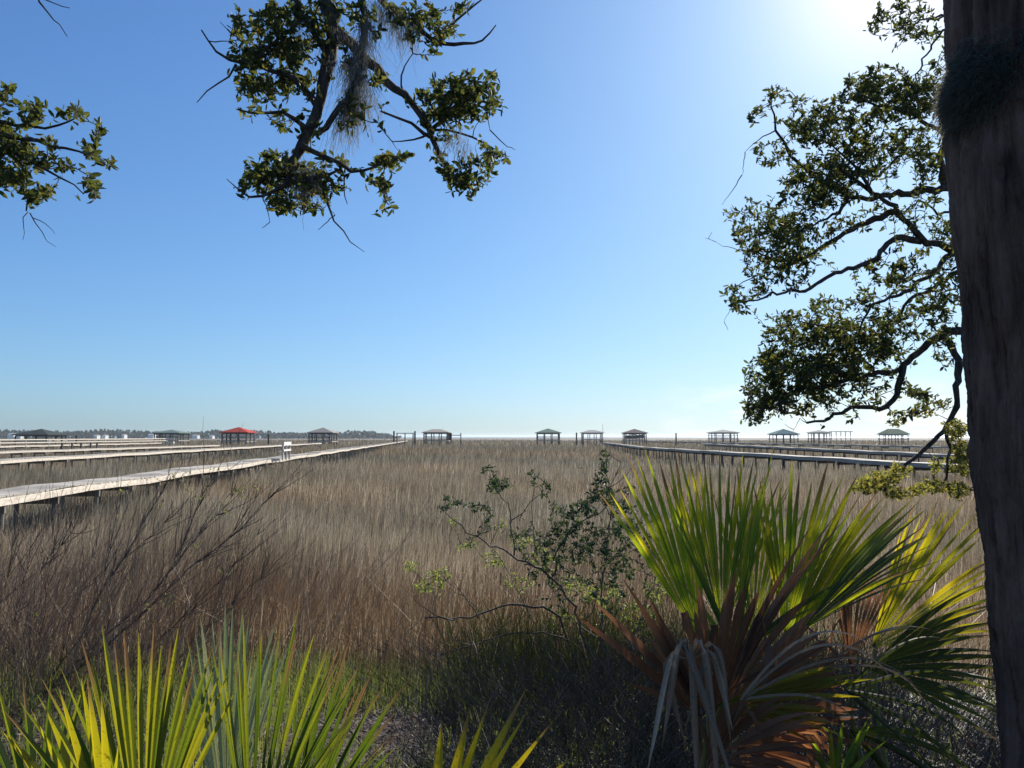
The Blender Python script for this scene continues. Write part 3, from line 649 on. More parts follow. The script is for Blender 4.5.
CL = [(768,385,26,24,.7),(800,350,34,22,.6),(850,360,34,22,.7),(800,395,40,18,.6),(880,340,25,20,.6),(765,408,20,14,.9),(880,95,35,22,.6),(825,185,34,22,.5),(760,225,32,26,.5),(745,300,20,14,.5),(940,300,20,30,.5),(895,24,22,12,.7),(878,14,10,8,.5),(908,8,16,8,.8),(925,20,14,10,.6),
 (880,85,32,18,1.5),(918,98,24,18,1.7),(850,97,16,10,1.1),(935,75,10,14,1.2),(900,110,28,8,1.3),
 (820,125,30,20,1.3),(850,132,30,18,1.3),(775,95,11,10,1.1),(757,115,7,9,1.3),(792,103,10,8,.9),(800,130,16,12,1.0),
 (872,142,30,15,1.1),(905,142,22,18,1.0),(926,158,16,13,1.5),(880,165,22,12,.9),
 (820,178,28,20,1.8),(850,168,22,15,1.5),(768,160,18,9,.8),(830,194,25,10,1.5),(800,195,20,16,1.2),(760,150,8,8,.8),
 (785,222,26,16,1.1),(800,245,30,16,1.3),(762,238,24,16,1.0),(762,272,17,16,.9),(785,268,24,14,1.0),(838,226,16,8,.9),(733,213,12,6,.5),(738,236,8,5,.4),(745,262,9,9,.6),
 (735,302,12,8,1.0),(728,296,6,6,1.),(788,286,14,6,.7),(758,292,8,6,.6),
 (885,280,26,13,1.0),(905,268,20,10,.8),(852,300,22,9,.8),(820,308,18,9,.9),(870,262,12,6,.5),
 (792,330,26,17,1.5),(830,337,28,20,1.9),(862,342,30,17,1.9),(893,326,20,12,1.2),(915,318,18,10,.9),(952,290,12,20,1.3),(942,318,12,9,1.0),(932,306,10,8,.8),
 (772,365,24,17,1.8),(802,370,28,20,1.8),(842,373,30,17,1.9),(872,388,14,7,1.1),(762,395,18,15,1.7),(790,400,24,13,1.5),(752,418,11,8,1.7),(826,396,20,8,1.3),(884,352,12,10,1.2),
 (925,400,22,11,1.2),(906,413,14,6,.9),(945,352,10,16,1.0),(952,226,8,22,1.2),(936,200,9,8,.8),(880,402,9,7,.9),(905,386,8,8,.7),(842,418,18,5,.5),(938,232,9,6,.8)]
OL = [(955,430,15,12,1.1),(962,458,13,18,1.3),(930,486,22,8,1.2),(880,480,24,10,1.3),(864,488,14,7,1.2),(902,494,20,6,1.1),(958,490,13,10,1.2),(922,412,14,6,.8),(895,420,12,5,.7),(900,470,14,7,.9),(935,466,10,8,.7)]
T = []
for px, py, rx, ry, de in CL: T += blob(px, py, rx*1.18, ry*1.2, YR+U(-.35, .15), .6, max(4, int(pi*rx*ry/29*de)))
for px, py, rx, ry, de in ((845,150,85,62,.30),(795,235,62,45,.40),(835,355,85,62,.40),(920,255,40,60,.40),(930,150,28,60,.45),(905,25,40,25,.4),(900,90,50,25,.5),(870,215,50,20,.25),(900,330,50,25,.4)): T += blob(px, py, rx, ry, YR, .8, int(pi*rx*ry/36*de))
T += blob(1000, 60, 60, 160, 7.4, 1.2, 160) + blob(1030, 300, 40, 170, 7.6, 1.0, 160)
pr.grow(T, 'a', .056, (6, 11), maxr=.010, wr=.38)
T = []
for px, py, rx, ry, de in OL: T += blob(px, py, rx, ry, 6.7, .4, max(3, int(pi*rx*ry/9*de)))
pr.grow(T, 'b', .036, (7, 12), maxr=.008, wr=.42)
T = [at(705,238,6.8), at(712,232,6.7), at(722,205,6.8), at(724,322,6.3), at(728,330,6.3), at(742,175,6.7), at(745,152,6.6), at(810,108,6.8), at(716,242,6.8), at(800,418,6.6), at(785,424,6.6), at(793,432,6.6)]
pr.grow(T, 'a', .05, (1, 2), bare=1.)
part(pr.tw, 'twigs', M['twig'], oak, True)['kind'] = 'stuff'
o = part(pr.lf['a'], 'foliage', M['oakleaf'], oak); o = part(pr.lf['b'], 'foliage', M['oakolive'], oak); o['label'] = 'small yellow olive leaves on the low hanging limb'

# ---- the oak overhead, standing out of frame to the left
YO = 4.5
po = Plant()
oak2 = empty('live_oak', (-6.6, 1.2, 1.3), 'live oak overhead whose mossy limb hangs down into the sky at top left', 'tree')
m = MB(); m.tube(wiggle([[-6.6,1.2,.9],[-6.5,1.3,2.2],[-6.3,1.4,3.8],[-6.0,1.7,5.2],[-5.4,2.2,6.6],[-4.6,2.8,7.6]], 26, .012), np.linspace(.42, .20, 26), 16, .07)
part(m, 'trunk', M['bark'], oak2, True)
hub1 = np.array([-4.6, 2.8, 7.6])
ML = [([hub1, (-3.2,3.5,8.2), (-1.9,4.2,7.7), at(318,-110,4.6), at(318,-40,4.5)] + PL([(322,-5),(335,21),(331,46),(326,70),(322,95),(314,120),(303,141),(292,158),(290,176)], 4.5, 4.3), .15, .026),
 ([at(345,-60,4.6)] + PL([(366,10),(363,42),(359,70),(349,98),(331,120),(317,134)], 4.5, 4.35), .028, .016),
 (PL([(333,28),(349,46),(370,63),(387,81),(405,98),(419,112),(430,130),(437,151),(447,169),(455,180)], 4.5, 4.6), .040, .010),
 (PL([(318,108),(306,90),(296,76),(268,67),(240,62),(212,54),(203,30)], 4.4, 4.2), .022, .004),
 (PL([(236,64),(228,76),(212,90),(196,98)], 4.25, 4.2), .007, .002),
 (PL([(308,130),(294,116),(282,109),(250,114),(236,109)], 4.35, 4.1), .016, .004),
 (PL([(300,145),(320,150),(335,158),(345,172),(363,176),(373,169),(386,160)], 4.3, 4.4), .018, .005),
 (PL([(291,172),(312,183),(328,178),(340,170)], 4.3, 4.4), .018, .008),
 (PL([(322,184),(331,197),(324,211),(338,225),(349,243),(363,251)], 4.35, 4.3), .010, .0015),
 ([at(360,-40,4.7)] + PL([(377,0),(405,18),(423,32),(440,46),(462,44),(482,46),(495,25)], 4.7, 4.8), .034, .004),
 (PL([(440,40),(454,25),(472,5),(485,-3)], 4.7, 4.8), .012, .004),
 (PL([(290,176),(282,192),(268,200),(250,200),(236,188),(224,178)], 4.3, 4.1), .016, .002),
 (PL([(437,140),(425,130),(405,118),(382,112)], 4.6, 4.4), .014, .006),
 (PL([(432,132),(415,140),(402,141),(392,143)], 4.6, 4.4), .008, .003),
 (PL([(432,130),(454,130),(475,138),(490,146),(508,156)], 4.6, 4.8), .010, .003),
 (PL([(404,97),(398,82),(402,68),(412,53)], 4.55, 4.5), .008, .003),
 (PL([(433,128),(448,112),(462,100),(478,88),(490,78)], 4.6, 4.7), .014, .003),
 (PL([(330,60),(318,35),(300,15),(290,-15)], 4.45, 4.3), .018, .014),
 (PL([(300,20),(285,40),(262,48),(250,62)], 4.3, 4.2), .012, .004),
 (PL([(340,165),(346,185),(342,196),(350,205)], 4.4, 4.3), .006, .002),
 (PL([(455,178),(470,184),(482,172)], 4.6, 4.7), .008, .003)]
for P, r0, r1 in ML:
    P = [np.asarray(p, float) for p in P]; m = MB(); po.limb(P, r0, r1, m, amp=.007, jit=.18); part(m, 'limb', M['bark'], oak2, True)
# left spray
h2 = np.array([-6.0, 1.7, 5.2])
LS = [([h2, (-5.4,2.6,5.6), at(-110,95,4.0)] + PL([(-40,110),(0,122),(30,128),(55,130),(80,117)], 4.2, 4.3), .09, .004),
      (PL([(-45,112),(-10,132),(30,140),(75,148),(106,164)], 4.2, 4.3), .022, .003), (PL([(-10,132),(15,155),(45,170),(62,176),(85,194)], 4.2, 4.2), .014, .003),
      (PL([(20,160),(26,185),(28,212)], 4.2, 4.2), .009, .004), (PL([(28,212),(24,224),(23,240)], 4.2, 4.2), .003, .001), (PL([(30,213),(40,232),(56,248)], 4.2, 4.2), .004, .001), (PL([(33,218),(48,222),(57,236)], 4.2, 4.2), .003, .001),
      ([hub1, at(-20,-120,4.4)] + PL([(28,-22),(38,0),(54,17),(66,36)], 4.4, 4.4), .05, .002), (PL([(36,-2),(52,2),(70,9)], 4.4, 4.4), .005, .002)]
for P, r0, r1 in LS:
    P = [np.asarray(p, float) for p in P]; m = MB(); po.limb(P, r0, r1, m, amp=.006, jit=.15); part(m, 'limb', M['bark'], oak2, True)
C2 = [(278,172,30,20,.5),(455,100,38,26,.4),(465,170,26,24,.4),(262,60,30,40,.4),(285,70,45,35,.45),(275,30,45,25,.6),(345,25,40,25,.45),(300,130,30,20,.35),(360,110,25,20,.4),(420,25,35,15,.5),(300,190,38,22,.5),(265,18,20,14,1.1),(298,12,20,12,1.1),(255,52,17,12,1.1),(290,48,22,13,1.3),(252,92,17,13,1.2),(293,86,18,13,1.3),(262,112,14,7,.9),(330,5,14,8,.6),(348,62,12,12,.5),(380,84,11,9,1.1),(352,128,7,6,1.),(235,15,12,8,.6),
 (402,14,18,10,1.0),(428,14,18,11,1.1),(447,34,15,8,1.2),(462,8,10,8,1.0),(430,52,8,5,.6),
 (445,94,24,15,1.5),(470,84,20,12,1.4),(482,104,15,12,1.5),(436,116,15,11,1.4),(447,140,9,9,.9),(492,76,8,6,1.),(500,103,6,6,.9),(460,118,12,8,1.),
 (458,176,14,11,1.4),(486,160,11,13,1.4),(470,188,10,7,1.2),(501,156,7,5,1.5),(436,154,7,6,.9),
 (278,164,18,11,1.6),(258,178,17,12,1.5),(246,188,9,7,1.2),(300,180,18,15,1.5),(302,206,22,8,1.6),(326,184,13,10,1.3),(340,163,8,7,1.2),(280,204,12,7,1.3),(322,164,8,8,.9),
 (383,166,15,10,1.5),(400,157,10,7,1.4),(379,184,13,9,1.5),(388,210,6,6,1.2),(345,172,7,5,.9)]
C3 = [(8,95,13,12,1.1),(28,112,16,12,1.1),(12,128,14,10,1.),(14,150,20,18,1.6),(36,158,13,10,1.3),(12,182,18,12,1.5),(40,196,14,7,1.8),(50,190,7,8,1.2),(82,114,11,6,1.2),(98,128,8,9,1.2),(90,152,14,6,1.3),(64,166,10,7,1.2),(92,180,9,8,1.4),(95,198,5,4,1.3),(106,165,6,5,1.3),(52,140,10,8,.9),(-30,140,30,40,1.2),(68,112,4,3,.8),(0,170,12,14,1.3)]
T = []
for px, py, rx, ry, de in C2: T += blob(px, py, rx*1.15, ry*1.15, YO+U(-.15, .15), .32, max(3, int(pi*rx*ry/40*de)))
for px, py, rx, ry, de in C3: T += blob(px, py, rx*1.1, ry*1.1, 4.25+U(-.1, .1), .25, max(3, int(pi*rx*ry/42*de)))
po.grow(T, 'a', .054, (6, 11), maxr=.009, wr=.42)
T = [at(x, y, 4.4) for x, y in ((220,22),(262,228),(270,222),(398,150),(318,230),(335,215),(486,112),(515,150),(490,130),(352,190),(413,48),(240,40),(275,128),(283,120))]
po.grow(T, 'a', .05, (1, 2), bare=1., maxr=.004)
part(po.tw, 'twigs', M['twig'], oak2, True)['kind'] = 'stuff'
part(po.lf['a'], 'foliage', M['oakleaf'], oak2)
# hanging moss
def strands(mb, P, n, spread, L0, L1, w=.0022, curl=.02, down=1., outdir=None, seg=7):
    for _ in range(n):
        p = P[rng.integers(len(P))] + rng.normal(0, 1, 3)*spread; L = U(L0, L1)
        d = np.array([0, 0, -down]) + rng.normal(0, .25, 3) + (0 if outdir is None else outdir)
        Q = p + np.arange(seg)[:, None]/(seg-1)*L*d[None]; Q = Q + np.cumsum(rng.normal(0, curl*L/seg*3, (seg, 3)), 0)
        s = nz(np.cross(d, rng.normal(0, 1, 3)))*w/2; V = np.empty((seg*2, 3)); V[0::2] = Q-s; V[1::2] = Q+s
        q = [[2*i, 2*i+1, 2*i+3, 2*i+2] for i in range(seg-1)]; mb.add(V, q, var=U(0, 1))
mb = MB()
strands(mb, [at(x, y, 4.45) for x, y in ((366,20),(364,40),(361,60),(358,75),(352,92),(345,105),(350,60),(356,50))], 1000, .022, .08, .3, curl=.10)
strands(mb, [at(x, y, 4.45) for x, y in ((362,95),(355,100),(370,90),(345,110))], 260, .03, .08, .24, .0018, .14)
strands(mb, [at(x, y, 4.65) for x, y in ((375,2),(385,10),(395,16),(402,22),(412,26))], 520, .03, .05, .18, curl=.12)
strands(mb, [at(x, y, 4.35) for x, y in ((305,168),(312,175),(300,176))], 360, .03, .05, .17, curl=.12)
strands(mb, [at(x, y, 4.4) for x, y in ((340,30),(335,60),(325,50),(447,140),(455,130),(465,145),(300,30))], 350, .03, .03, .12, curl=.14)
part(mb, 'hanging_moss', M['moss'], oak2)

# ------------------------------------------------------------------ palm trunk at right
tp = [(-260,938),(-120,941),(0,944.5),(100,947),(200,952),(300,962),(375,967),(450,973),(530,980),(600,988),(700,998),(768,1003),(900,1010),(1080,1016)]
TY = 1.62; TR = .18
zs = []; xs_ = []
for y_, x_ in tp:
    q = at(x_, y_, TY); te = math.atan2(q[0], TY); tc_ = te + .11
    for _ in range(20): tc_ = te + math.asin(TR/(TY/cos(tc_)))
    zs.append(q[2]); xs_.append(TY*math.tan(tc_))
zs, xs_ = np.array(zs[::-1]), np.array(xs_[::-1])
palm = empty('palm_tree', (xs_[0], TY, 1.2), 'tall bare palm trunk with dark fissured bark filling the right edge', 'tree')
nr, ns_ = 800, 360; zz = np.linspace(1.1, 5.4, nr); cx = np.interp(zz, zs, xs_); 
for _ in range(60): cx[1:-1] = (cx[:-2]+cx[1:-1]*2+cx[2:])/4
th = np.linspace(0, 2*pi, ns_, endpoint=False)
ZZ, TH = np.meshgrid(zz, th, indexing='ij')
R = TR*(1+.10*np.clip((1.5-ZZ)/.4, 0, 1)**2) 
ran = rng.uniform(0, 6.28, 12)
for k in range(12): 
    fr = rng.integers(7, 34); R = R + .0011*np.sin(fr*TH+ran[k]+1.6*np.sin(ZZ*(1.2+k*.4)+ran[-k-1]))*(1+.5*np.sin(ZZ*3+k))
def vnoise(nz_, nt_):
    G = rng.normal(0, 1, (nz_, nt_)); a_ = np.linspace(0, nz_-1.001, nr); b_ = (th/(2*pi)*nt_); 
    def sm(t): return t*t*(3-2*t)
    i0 = a_.astype(int); fi = sm(a_-i0)[:, None]; j0 = b_.astype(int) % nt_; fj = sm(b_-b_.astype(int))[None]; i1 = np.minimum(i0+1, nz_-1); j1 = (j0+1) % nt_
    return (G[np.ix_(i0,j0)]*(1-fi)+G[np.ix_(i1,j0)]*fi)*(1-fj)+(G[np.ix_(i0,j1)]*(1-fi)+G[np.ix_(i1,j1)]*fi)*fj
R = R - .0032*np.exp(-(vnoise(34, 70)/.30)**2) - .0022*np.exp(-(vnoise(70, 110)/.3)**2) + .0016*vnoise(160, 90) + .0045*vnoise(22, 9) - .010*np.clip(vnoise(60, 22)-1.75, 0, 1)
R = R + .004*np.sin(3*TH+ZZ*2.1)+.003*np.sin(ZZ*9+2*TH+1)+.0025*np.sin(ZZ*23+3*np.sin(TH*2)) + rng.normal(0, .0006, R.shape)
V = np.stack([cx[:, None]+R*np.cos(TH), TY+R*np.sin(TH), ZZ], -1)
i = np.arange(nr-1)[:, None]*ns_; j = np.arange(ns_)[None]; k = (j+1) % ns_
m = MB(); m.add(V, np.stack([i+j, i+k, i+ns_+k, i+ns_+j], -1).reshape(-1, 4)); part(m, 'trunk', M['palmbark'], palm, True)
# moss and fern clump on the trunk
m = MB(); n = 6500
for _ in range(n):
    py = rng.normal(92, 19); 
    if not 40 < py < 160: continue
    zq = at(950, py, TY)[2]; a = pi + rng.normal(.16, .34)   # around the left side, a little to the camera
    cxx = np.interp(zq, zz, cx); rr = TR-.004
    bulge = .030*math.exp(-((py-93)/27)**2)*math.exp(-((a-pi)/.75)**2)
    nv = np.array([cos(a), sin(a), 0]); p = np.array([cxx, TY, zq]) + nv*(rr+bulge*U(0, 1)**.6)
    d = nz(nv*U(.2, 1) + np.array([0, 0, U(-1.2, .4)]) + rng.normal(0, .4, 3)); L = U(.012, .034)
    s = nz(np.cross(d, rng.normal(0, 1, 3)))*.0009
    q2 = p + d*L*.5; q3 = p + d*L + np.array([0, 0, -.25*L])+rng.normal(0, .003, 3)
    m.add([p-s, p+s, q2+s*.8, q2-s*.8, q3], [[0,1,2,3]], [[3,2,4]], var=U(0, .8))
part(m, 'moss_clump', M['tuft'], palm)

# ------------------------------------------------------------------ fan palms
def rot(v, ax, a): return v*cos(a) + np.cross(ax, v)*sin(a) + ax*np.dot(ax, v)*(1-cos(a))
def fan(root, hub, ang, lean, spread, n, L, mat, twist=0, droop=.12, brk=0., fuse=.36, wmax=.034, jit=.04, fold=.35, lvar=.12, base=None, var=(0,1), name='frond', brk_t=(.45,.8), tipdrop=.0, label=None, petmat='petiole', arcs=None, side_fall=.7, wscale=1., tw=.75):
    c = nz(cos(radians(ang))*Rv + sin(radians(ang))*Uv + lean*Fv)
    n0 = -Fv; nrm = nz(n0 - np.dot(n0, c)*c); nrm = rot(nrm, c, radians(twist)); sd = np.cross(nrm, c)
    mb = MB(); hub = np.asarray(hub, float)
    sp = radians(spread); phs = np.linspace(-sp/2, sp/2, n); dph = phs[1]-phs[0] if n > 1 else .1
    K = 14
    for q, ph in enumerate(phs):
        ph = ph + U(-jit, jit)*dph*3
        d = cos(ph)*c + sin(ph)*sd + nrm*U(-.05, .05) + nrm*.10*(ph/sp*2)**2
        d = nz(d); Lq = L*(1-lvar*abs(ph/sp*2)**2*2*side_fall)*U(1-lvar, 1+lvar*.5)
        tws = rng.normal(0, tw); broken = U(0, 1) < brk; tb = U(*brk_t); P = [hub.copy()]; W = []; 
        dq = droop*U(.5, 1.6); dir_ = d.copy(); S = []; NN = []
        bd = nz(np.array([U(-.35, .35), U(-.3, .1), -1.]))
        for k in range(K+1):
            t = k/K
            sv = nz(np.cross(nrm, dir_)); sv = rot(sv, dir_, tws*max(0., t-fuse*.6)); S.append(sv); NN.append(nz(np.cross(dir_, sv)))
            r = t*Lq; ww = min(abs(dph)*r*1.02, wmax*wscale)
            tap = np.clip((1-t)/(1-fuse)*1.35, 0, 1)**.85 if t > fuse else 1.
            W.append(max(ww*tap, .0012 if t > .9 else .0022))
            if k < K:
                if broken and t >= tb:
                    dir_ = nz(dir_*.35 + bd*.65)
                else: dir_ = nz(dir_ + GRAV*dq*(t**1.5)*.45)
                P.append(P[-1] + dir_*Lq/K)
        P = np.array(P); W = np.array(W)[:, None]; S = np.array(S); NN = np.array(NN)
        fd = fold*np.clip(1.3-np.linspace(0, 1, K+1)*.4, 0, 1)[:, None]
        V = np.stack([P - S*W/2 - NN*W*fd*.5, P + NN*W*fd*.5, P + S*W/2 - NN*W*fd*.5], 1).reshape(-1, 3)
        tipdry = np.clip((np.linspace(0, 1, K+1)-U(.72, 1.05))/.12, 0, 1)
        ii = 3*np.arange(K)[:, None]; Q = np.concatenate([ii+np.array([[0,1,4,3]]), ii+np.array([[1,2,5,4]])])
        v = U(*var); mb.add(V, Q, var=np.clip(v+np.repeat(np.linspace(-.08, .22, K+1), 3)+np.tile([-.13, .16, -.05], K+1), 0, 1), zone=np.repeat(tipdry, 3))
    o = part(mb, name, mat, root)
    if label: o['label'] = label
    if base is not None:
        base = np.asarray(base, float); mid = (base+hub)/2 + np.array([0, 0, .12]) - c*np.array([1,1,0])*.12
        tt = np.linspace(0, 1, 12)[:, None]; Q = (1-tt)**2*base + 2*tt*(1-tt)*mid + tt*tt*(hub+c*.02)
        m = MB(); m.tube(Q, np.linspace(.012, .006, 12), 6); ob = m.build('stalk', M[petmat]); ob.parent = o
    return o
def gz(x, y): return float(ground_z(x, y))
# big clump right of centre
B = np.array([.72, 2.75, gz(.72, 2.75)]); big = empty('fan_palm', B, 'largest fan palm, green fans with brown withered fans in front, left of the palm trunk', 'palm', 'fan palms in the foreground')
def h(px, py, Y): return at(px, py, Y)
fan(big, h(722,632,2.75), 88, .10, 50, 20, .68, M['palm'], 12, .05, base=B, var=(.25,.9), label='upright yellow green frond', lvar=.1, wmax=.032)
fan(big, h(700,640,2.95), 104, .15, 36, 13, .76, M['palm'], -18, .06, base=B, var=(.3,1.), lvar=.08)
fan(big, h(752,640,2.85), 88, .12, 44, 18, .64, M['palm'], 22, .05, base=B, var=(.1,.9), lvar=.12, wmax=.028, jit=.08)
fan(big, h(735,655,2.5), 80, .0, 96, 15, .62, M['palm'], -8, .14, base=B, var=(.0,.8), lvar=.3, wmax=.014, jit=.6, label='thin loose blades crossing in front of the green fans')
fan(big, h(785,636,2.65), 71, .05, 58, 18, .62, M['palm'], -15, .06, base=B, var=(.3,1.))
fan(big, h(802,630,2.45), 47, -.05, 40, 16, .56, M['palmblue'], 35, .10, base=B, var=(.2,1), label='blue green frond seen from its upper side', wmax=.024)
fan(big, h(790,640,2.6), 56, .0, 34, 9, .62, M['palm'], -10, .12, base=B, var=(.5,1.), wmax=.026)
fan(big, h(716,705,2.22), 4, .12, 52, 10, .47, M['palmy'], 20, .05, base=B, var=(.1,.8), label='yellow green frond spreading right behind the brown one', wmax=.03)
fan(big, h(716,722,2.30), 60, -.05, 140, 32, .46, M['deadfan'], 8, .10, brk=.30, base=B, name='dead_frond', wmax=.050, fold=.35, fuse=.70, tw=.15, petmat='petdead', label='brown withered frond, fully spread', brk_t=(.6,.85))
fan(big, h(700,716,2.22), 124, -.12, 50, 6, .56, M['deadfan'], -20, .05, brk=.0, base=B, name='dead_frond', wmax=.030, fold=.7, petmat='petdead', jit=.12, lvar=.25, brk_t=(.6,.85))
fan(big, h(690,660,2.10), 96, -.5, 130, 10, .50, M['deadgrey'], 0, .25, brk=1., base=B, name='dead_frond', wmax=.019, wscale=1., fold=.5, petmat='petdead', jit=.2, lvar=.3, label='grey broken blades hanging straight down', brk_t=(.08,.22))
fan(big, h(712,760,2.2), 40, -.2, 110, 14, .34, M['deadfan'], 15, .2, brk=.25, base=B, name='dead_frond', wmax=.03, fold=.5, petmat='petdead', jit=.1)
fan(big, h(735,745,2.35), -15, .1, 80, 10, .5, M['deadfan'], 15, .2, brk=.4, base=B, name='dead_frond', wmax=.024, fold=.6, petmat='petdead', jit=.2)
fan(big, h(740,700,2.05), 42, -.1, 60, 4, .52, M['deadgrey'], 30, .75, brk=.1, base=B, name='dead_frond', wmax=.009, fold=.6, petmat='petdead', jit=.3, label='thin grey drooping blades')
fan(big, h(725,690,2.3), 60, -.1, 26, 4, .62, M['deadfan'], 5, .1, brk=0, base=B, name='dead_frond', wmax=.018, fold=.8, petmat='petdead', jit=.4)
# second plant behind, by the trunk
B2 = np.array([1.55, 3.0, gz(1.55, 3.0)]); p2 = empty('fan_palm', B2, 'fan palm with a glowing yellow fan close beside the palm trunk', 'palm', 'fan palms in the foreground')
fan(p2, h(872,648,3.0), 47, .1, 88, 30, .70, M['palmy'], 22, .06, base=B2, var=(0,.8), wmax=.036, lvar=.14, label='yellow green frond lit from behind')
fan(p2, h(868,668,2.8), 8, -.1, 66, 14, .56, M['palmdark'], -20, .12, base=B2, var=(0,1), wmax=.024)
fan(p2, h(850,668,2.75), 84, .0, 44, 17, .40, M['deadfan'], 5, .05, brk=.1, base=B2, name='dead_frond', wmax=.03, petmat='petdead', label='upright reddish brown frond')
fan(p2, h(845,690,2.4), -5, -.2, 90, 5, .48, M['palmdark'], -40, .4, base=B2, var=(0,.2), wmax=.012, jit=.3)
fan(p2, h(822,668,2.3), 28, -.1, 50, 3, .46, M['deadgrey'], 25, .7, brk=.1, base=B2, name='dead_frond', wmax=.008, fold=.6, petmat='petdead', jit=.3, label='thin grey arching blades')
fan(p2, h(850,730,2.5), -30, 0, 90, 7, .5, M['palmdark'], 25, .4, base=B2, var=(0,.5), wmax=.02, jit=.3)
fan(p2, h(835,790,2.3), 75, 0, 90, 8, .24, M['palm'], 5, .1, base=B2, var=(.0,.4), wmax=.02, jit=.3)
# bottom left plant
B3 = np.array([-.92, 2.0, gz(-.92, 2.0)]); p3 = empty('fan_palm', B3, 'fan palm of upright green blades filling the bottom left corner', 'palm', 'fan palms in the foreground')
fan(p3, h(142,880,1.95), 95, .1, 58, 24, .62, M['palmlow'], 8, .03, base=B3, var=(.3,1.), wmax=.027, fuse=.5, jit=.10, lvar=.10)
fan(p3, h(110,880,1.8), 104, .0, 56, 9, .50, M['palmy'], -22, .03, base=B3, var=(.0,.5), wmax=.026, fuse=.5, jit=.12)
fan(p3, h(226,830,2.75), 90, .1, 34, 17, .80, M['palmsheen'], 30, .02, base=B3, var=(.4,1.), wmax=.026, label='green blades with a pale sky sheen painted into their colour', jit=.05, fuse=.5)
fan(p3, h(250,870,1.95), 78, .05, 52, 28, .65, M['palmlow'], -25, .06, base=B3, var=(.1,.8), wmax=.025, fuse=.45, jit=.12, label='dark green frond')
fan(p3, h(285,880,2.05), 68, .05, 46, 20, .62, M['palmlow'], -40, .10, base=B3, var=(0,.35), wmax=.026, fuse=.45, jit=.15)
fan(p3, h(40,850,2.1), 112, .1, 60, 10, .52, M['palmlow'], 30, .1, base=B3, var=(.2,.7), wmax=.02, fuse=.45, jit=.15)
# bottom middle plant
B4 = np.array([-.08, 1.75, gz(-.08, 1.75)]); p4 = empty('fan_palm', B4, 'fan palm with only a few yellow blade tips rising at bottom centre', 'palm', 'fan palms in the foreground')
fan(p4, h(432,882,1.75), 66, .1, 56, 7, .46, M['palmy'], 30, .03, base=B4, var=(.5,1.), wmax=.026, fuse=.5, jit=.1, lvar=.06)

# ------------------------------------------------------------------ shrubs
def shrub(label, base, stems, Y, clusters, mat, size, dens, nl=(5, 9), r0=.012, stemmat='stem', bare=0., dy=.35, amp=.01, name='shrub', cat='shrub', wr=.42, sub=None, area=120, hang=0., thin=1., shoots=25, shootlen=(.1, .35)):
    base = np.asarray(base, float); root = empty(name, base, label, cat)
    p = Plant(); m = MB()
    for pts, ra, rb in stems:
        P = [np.asarray(q) if len(q) == 3 else at(q[0], q[1], Y+U(-.15, .15)) for q in pts]
        p.limb(P, ra*thin, rb*thin, m, amp=amp, sides=6, jit=.08)
    base_nodes = len(p.nodes)
    for _ in range(shoots):
        j = rng.integers(3, base_nodes-2); a0 = p.nodes[j]; t0 = p.nodes[j+1]-a0
        if np.linalg.norm(t0) > .3 or np.linalg.norm(t0) < 1e-4: continue
        d0 = nz(nz(t0) + rng.normal(0, .28, 3) + np.array([0, 0, .12])); Ls = U(*shootlen)
        p.limb([a0, a0+d0*Ls*.5+rng.normal(0, .02, 3), a0+d0*Ls+np.array([0, 0, .06*Ls])], .0035, .0009, p.tw, n=6, amp=.004, sides=3, jit=0, register=U(0, 1) < .3)
    part(m, 'stem', M[stemmat], root, True)
    T = []
    for px, py, rx, ry, de in clusters: T += blob(px, py, rx, ry, Y, dy, max(2, int(pi*rx*ry/area*de*dens)))
    p.grow(T, 'a', size, nl, maxr=.006, bare=bare, wr=wr, sides=3, minr=.001, hang=hang)
    part(p.tw, 'twigs', M['twig'] if stemmat != 'stem' else M['stem'], root)['kind'] = 'stuff'
    part(p.lf['a'], 'foliage', mat, root); return root
b = at(600, 720, 5.2); b[2] = gz(b[0], b[1])
S0 = (b[0], b[1], b[2])
st = [([S0,(602,690),(590,650),(570,600),(550,572),(522,560),(490,545),(462,528),(440,508)], .017, .004), ([(555,575),(560,540),(580,520),(600,515),(612,500),(625,480)], .009, .003),
      ([(514,556),(512,530),(512,510),(500,490),(484,470)], .008, .002), ([(512,520),(530,506),(545,490)], .005, .002), ([S0,(610,680),(600,620),(604,560),(612,520),(606,480),(607,452)], .013, .003),
      ([(533,560),(531,520),(534,490),(532,474)], .004, .0015), ([(604,560),(625,550),(650,545),(668,530)], .005, .002), ([S0,(620,670),(640,620),(655,580),(662,560)], .009, .003), ([(612,520),(590,485),(578,462)], .004, .001),([(600,640),(570,620),(556,600),(560,570)], .006, .002),([(606,500),(616,478),(622,462)], .004, .001)]
cl = [(452,500,10,6,1.),(442,508,7,5,1.),(487,468,7,6,1.2),(500,486,14,9,1.6),(495,480,8,8,1.2),(532,476,7,6,.9),(545,490,9,9,.9),(475,508,9,7,1.),(487,510,8,7,1.),(485,528,6,8,.8),(560,508,10,7,1.1),(580,512,18,12,1.3),(600,480,11,12,1.2),
      (590,497,11,10,1.2),(610,495,12,10,1.2),(622,505,12,9,1.),(632,490,9,5,.9),(605,467,6,6,1.2),(607,452,5,4,1.6),(570,530,20,10,.9),(610,530,22,12,.9),(640,535,14,10,.9),(590,550,24,12,.7),(650,550,14,8,.6),(560,550,14,8,.6),(620,570,24,12,.5),(470,540,6,8,.5),(590,575,65,50,.42),(550,540,50,30,.4),(630,530,30,30,.35)]
shrub('dark leaved evergreen shrub with crooked grey stem, left of the big fan palm', b, st, 5.2, cl, M['shrub'], .032, 1., r0=.014, area=23, dy=.45, thin=.8)
b = at(560, 700, 6.8); b[2] = gz(b[0], b[1]); S0 = tuple(b)
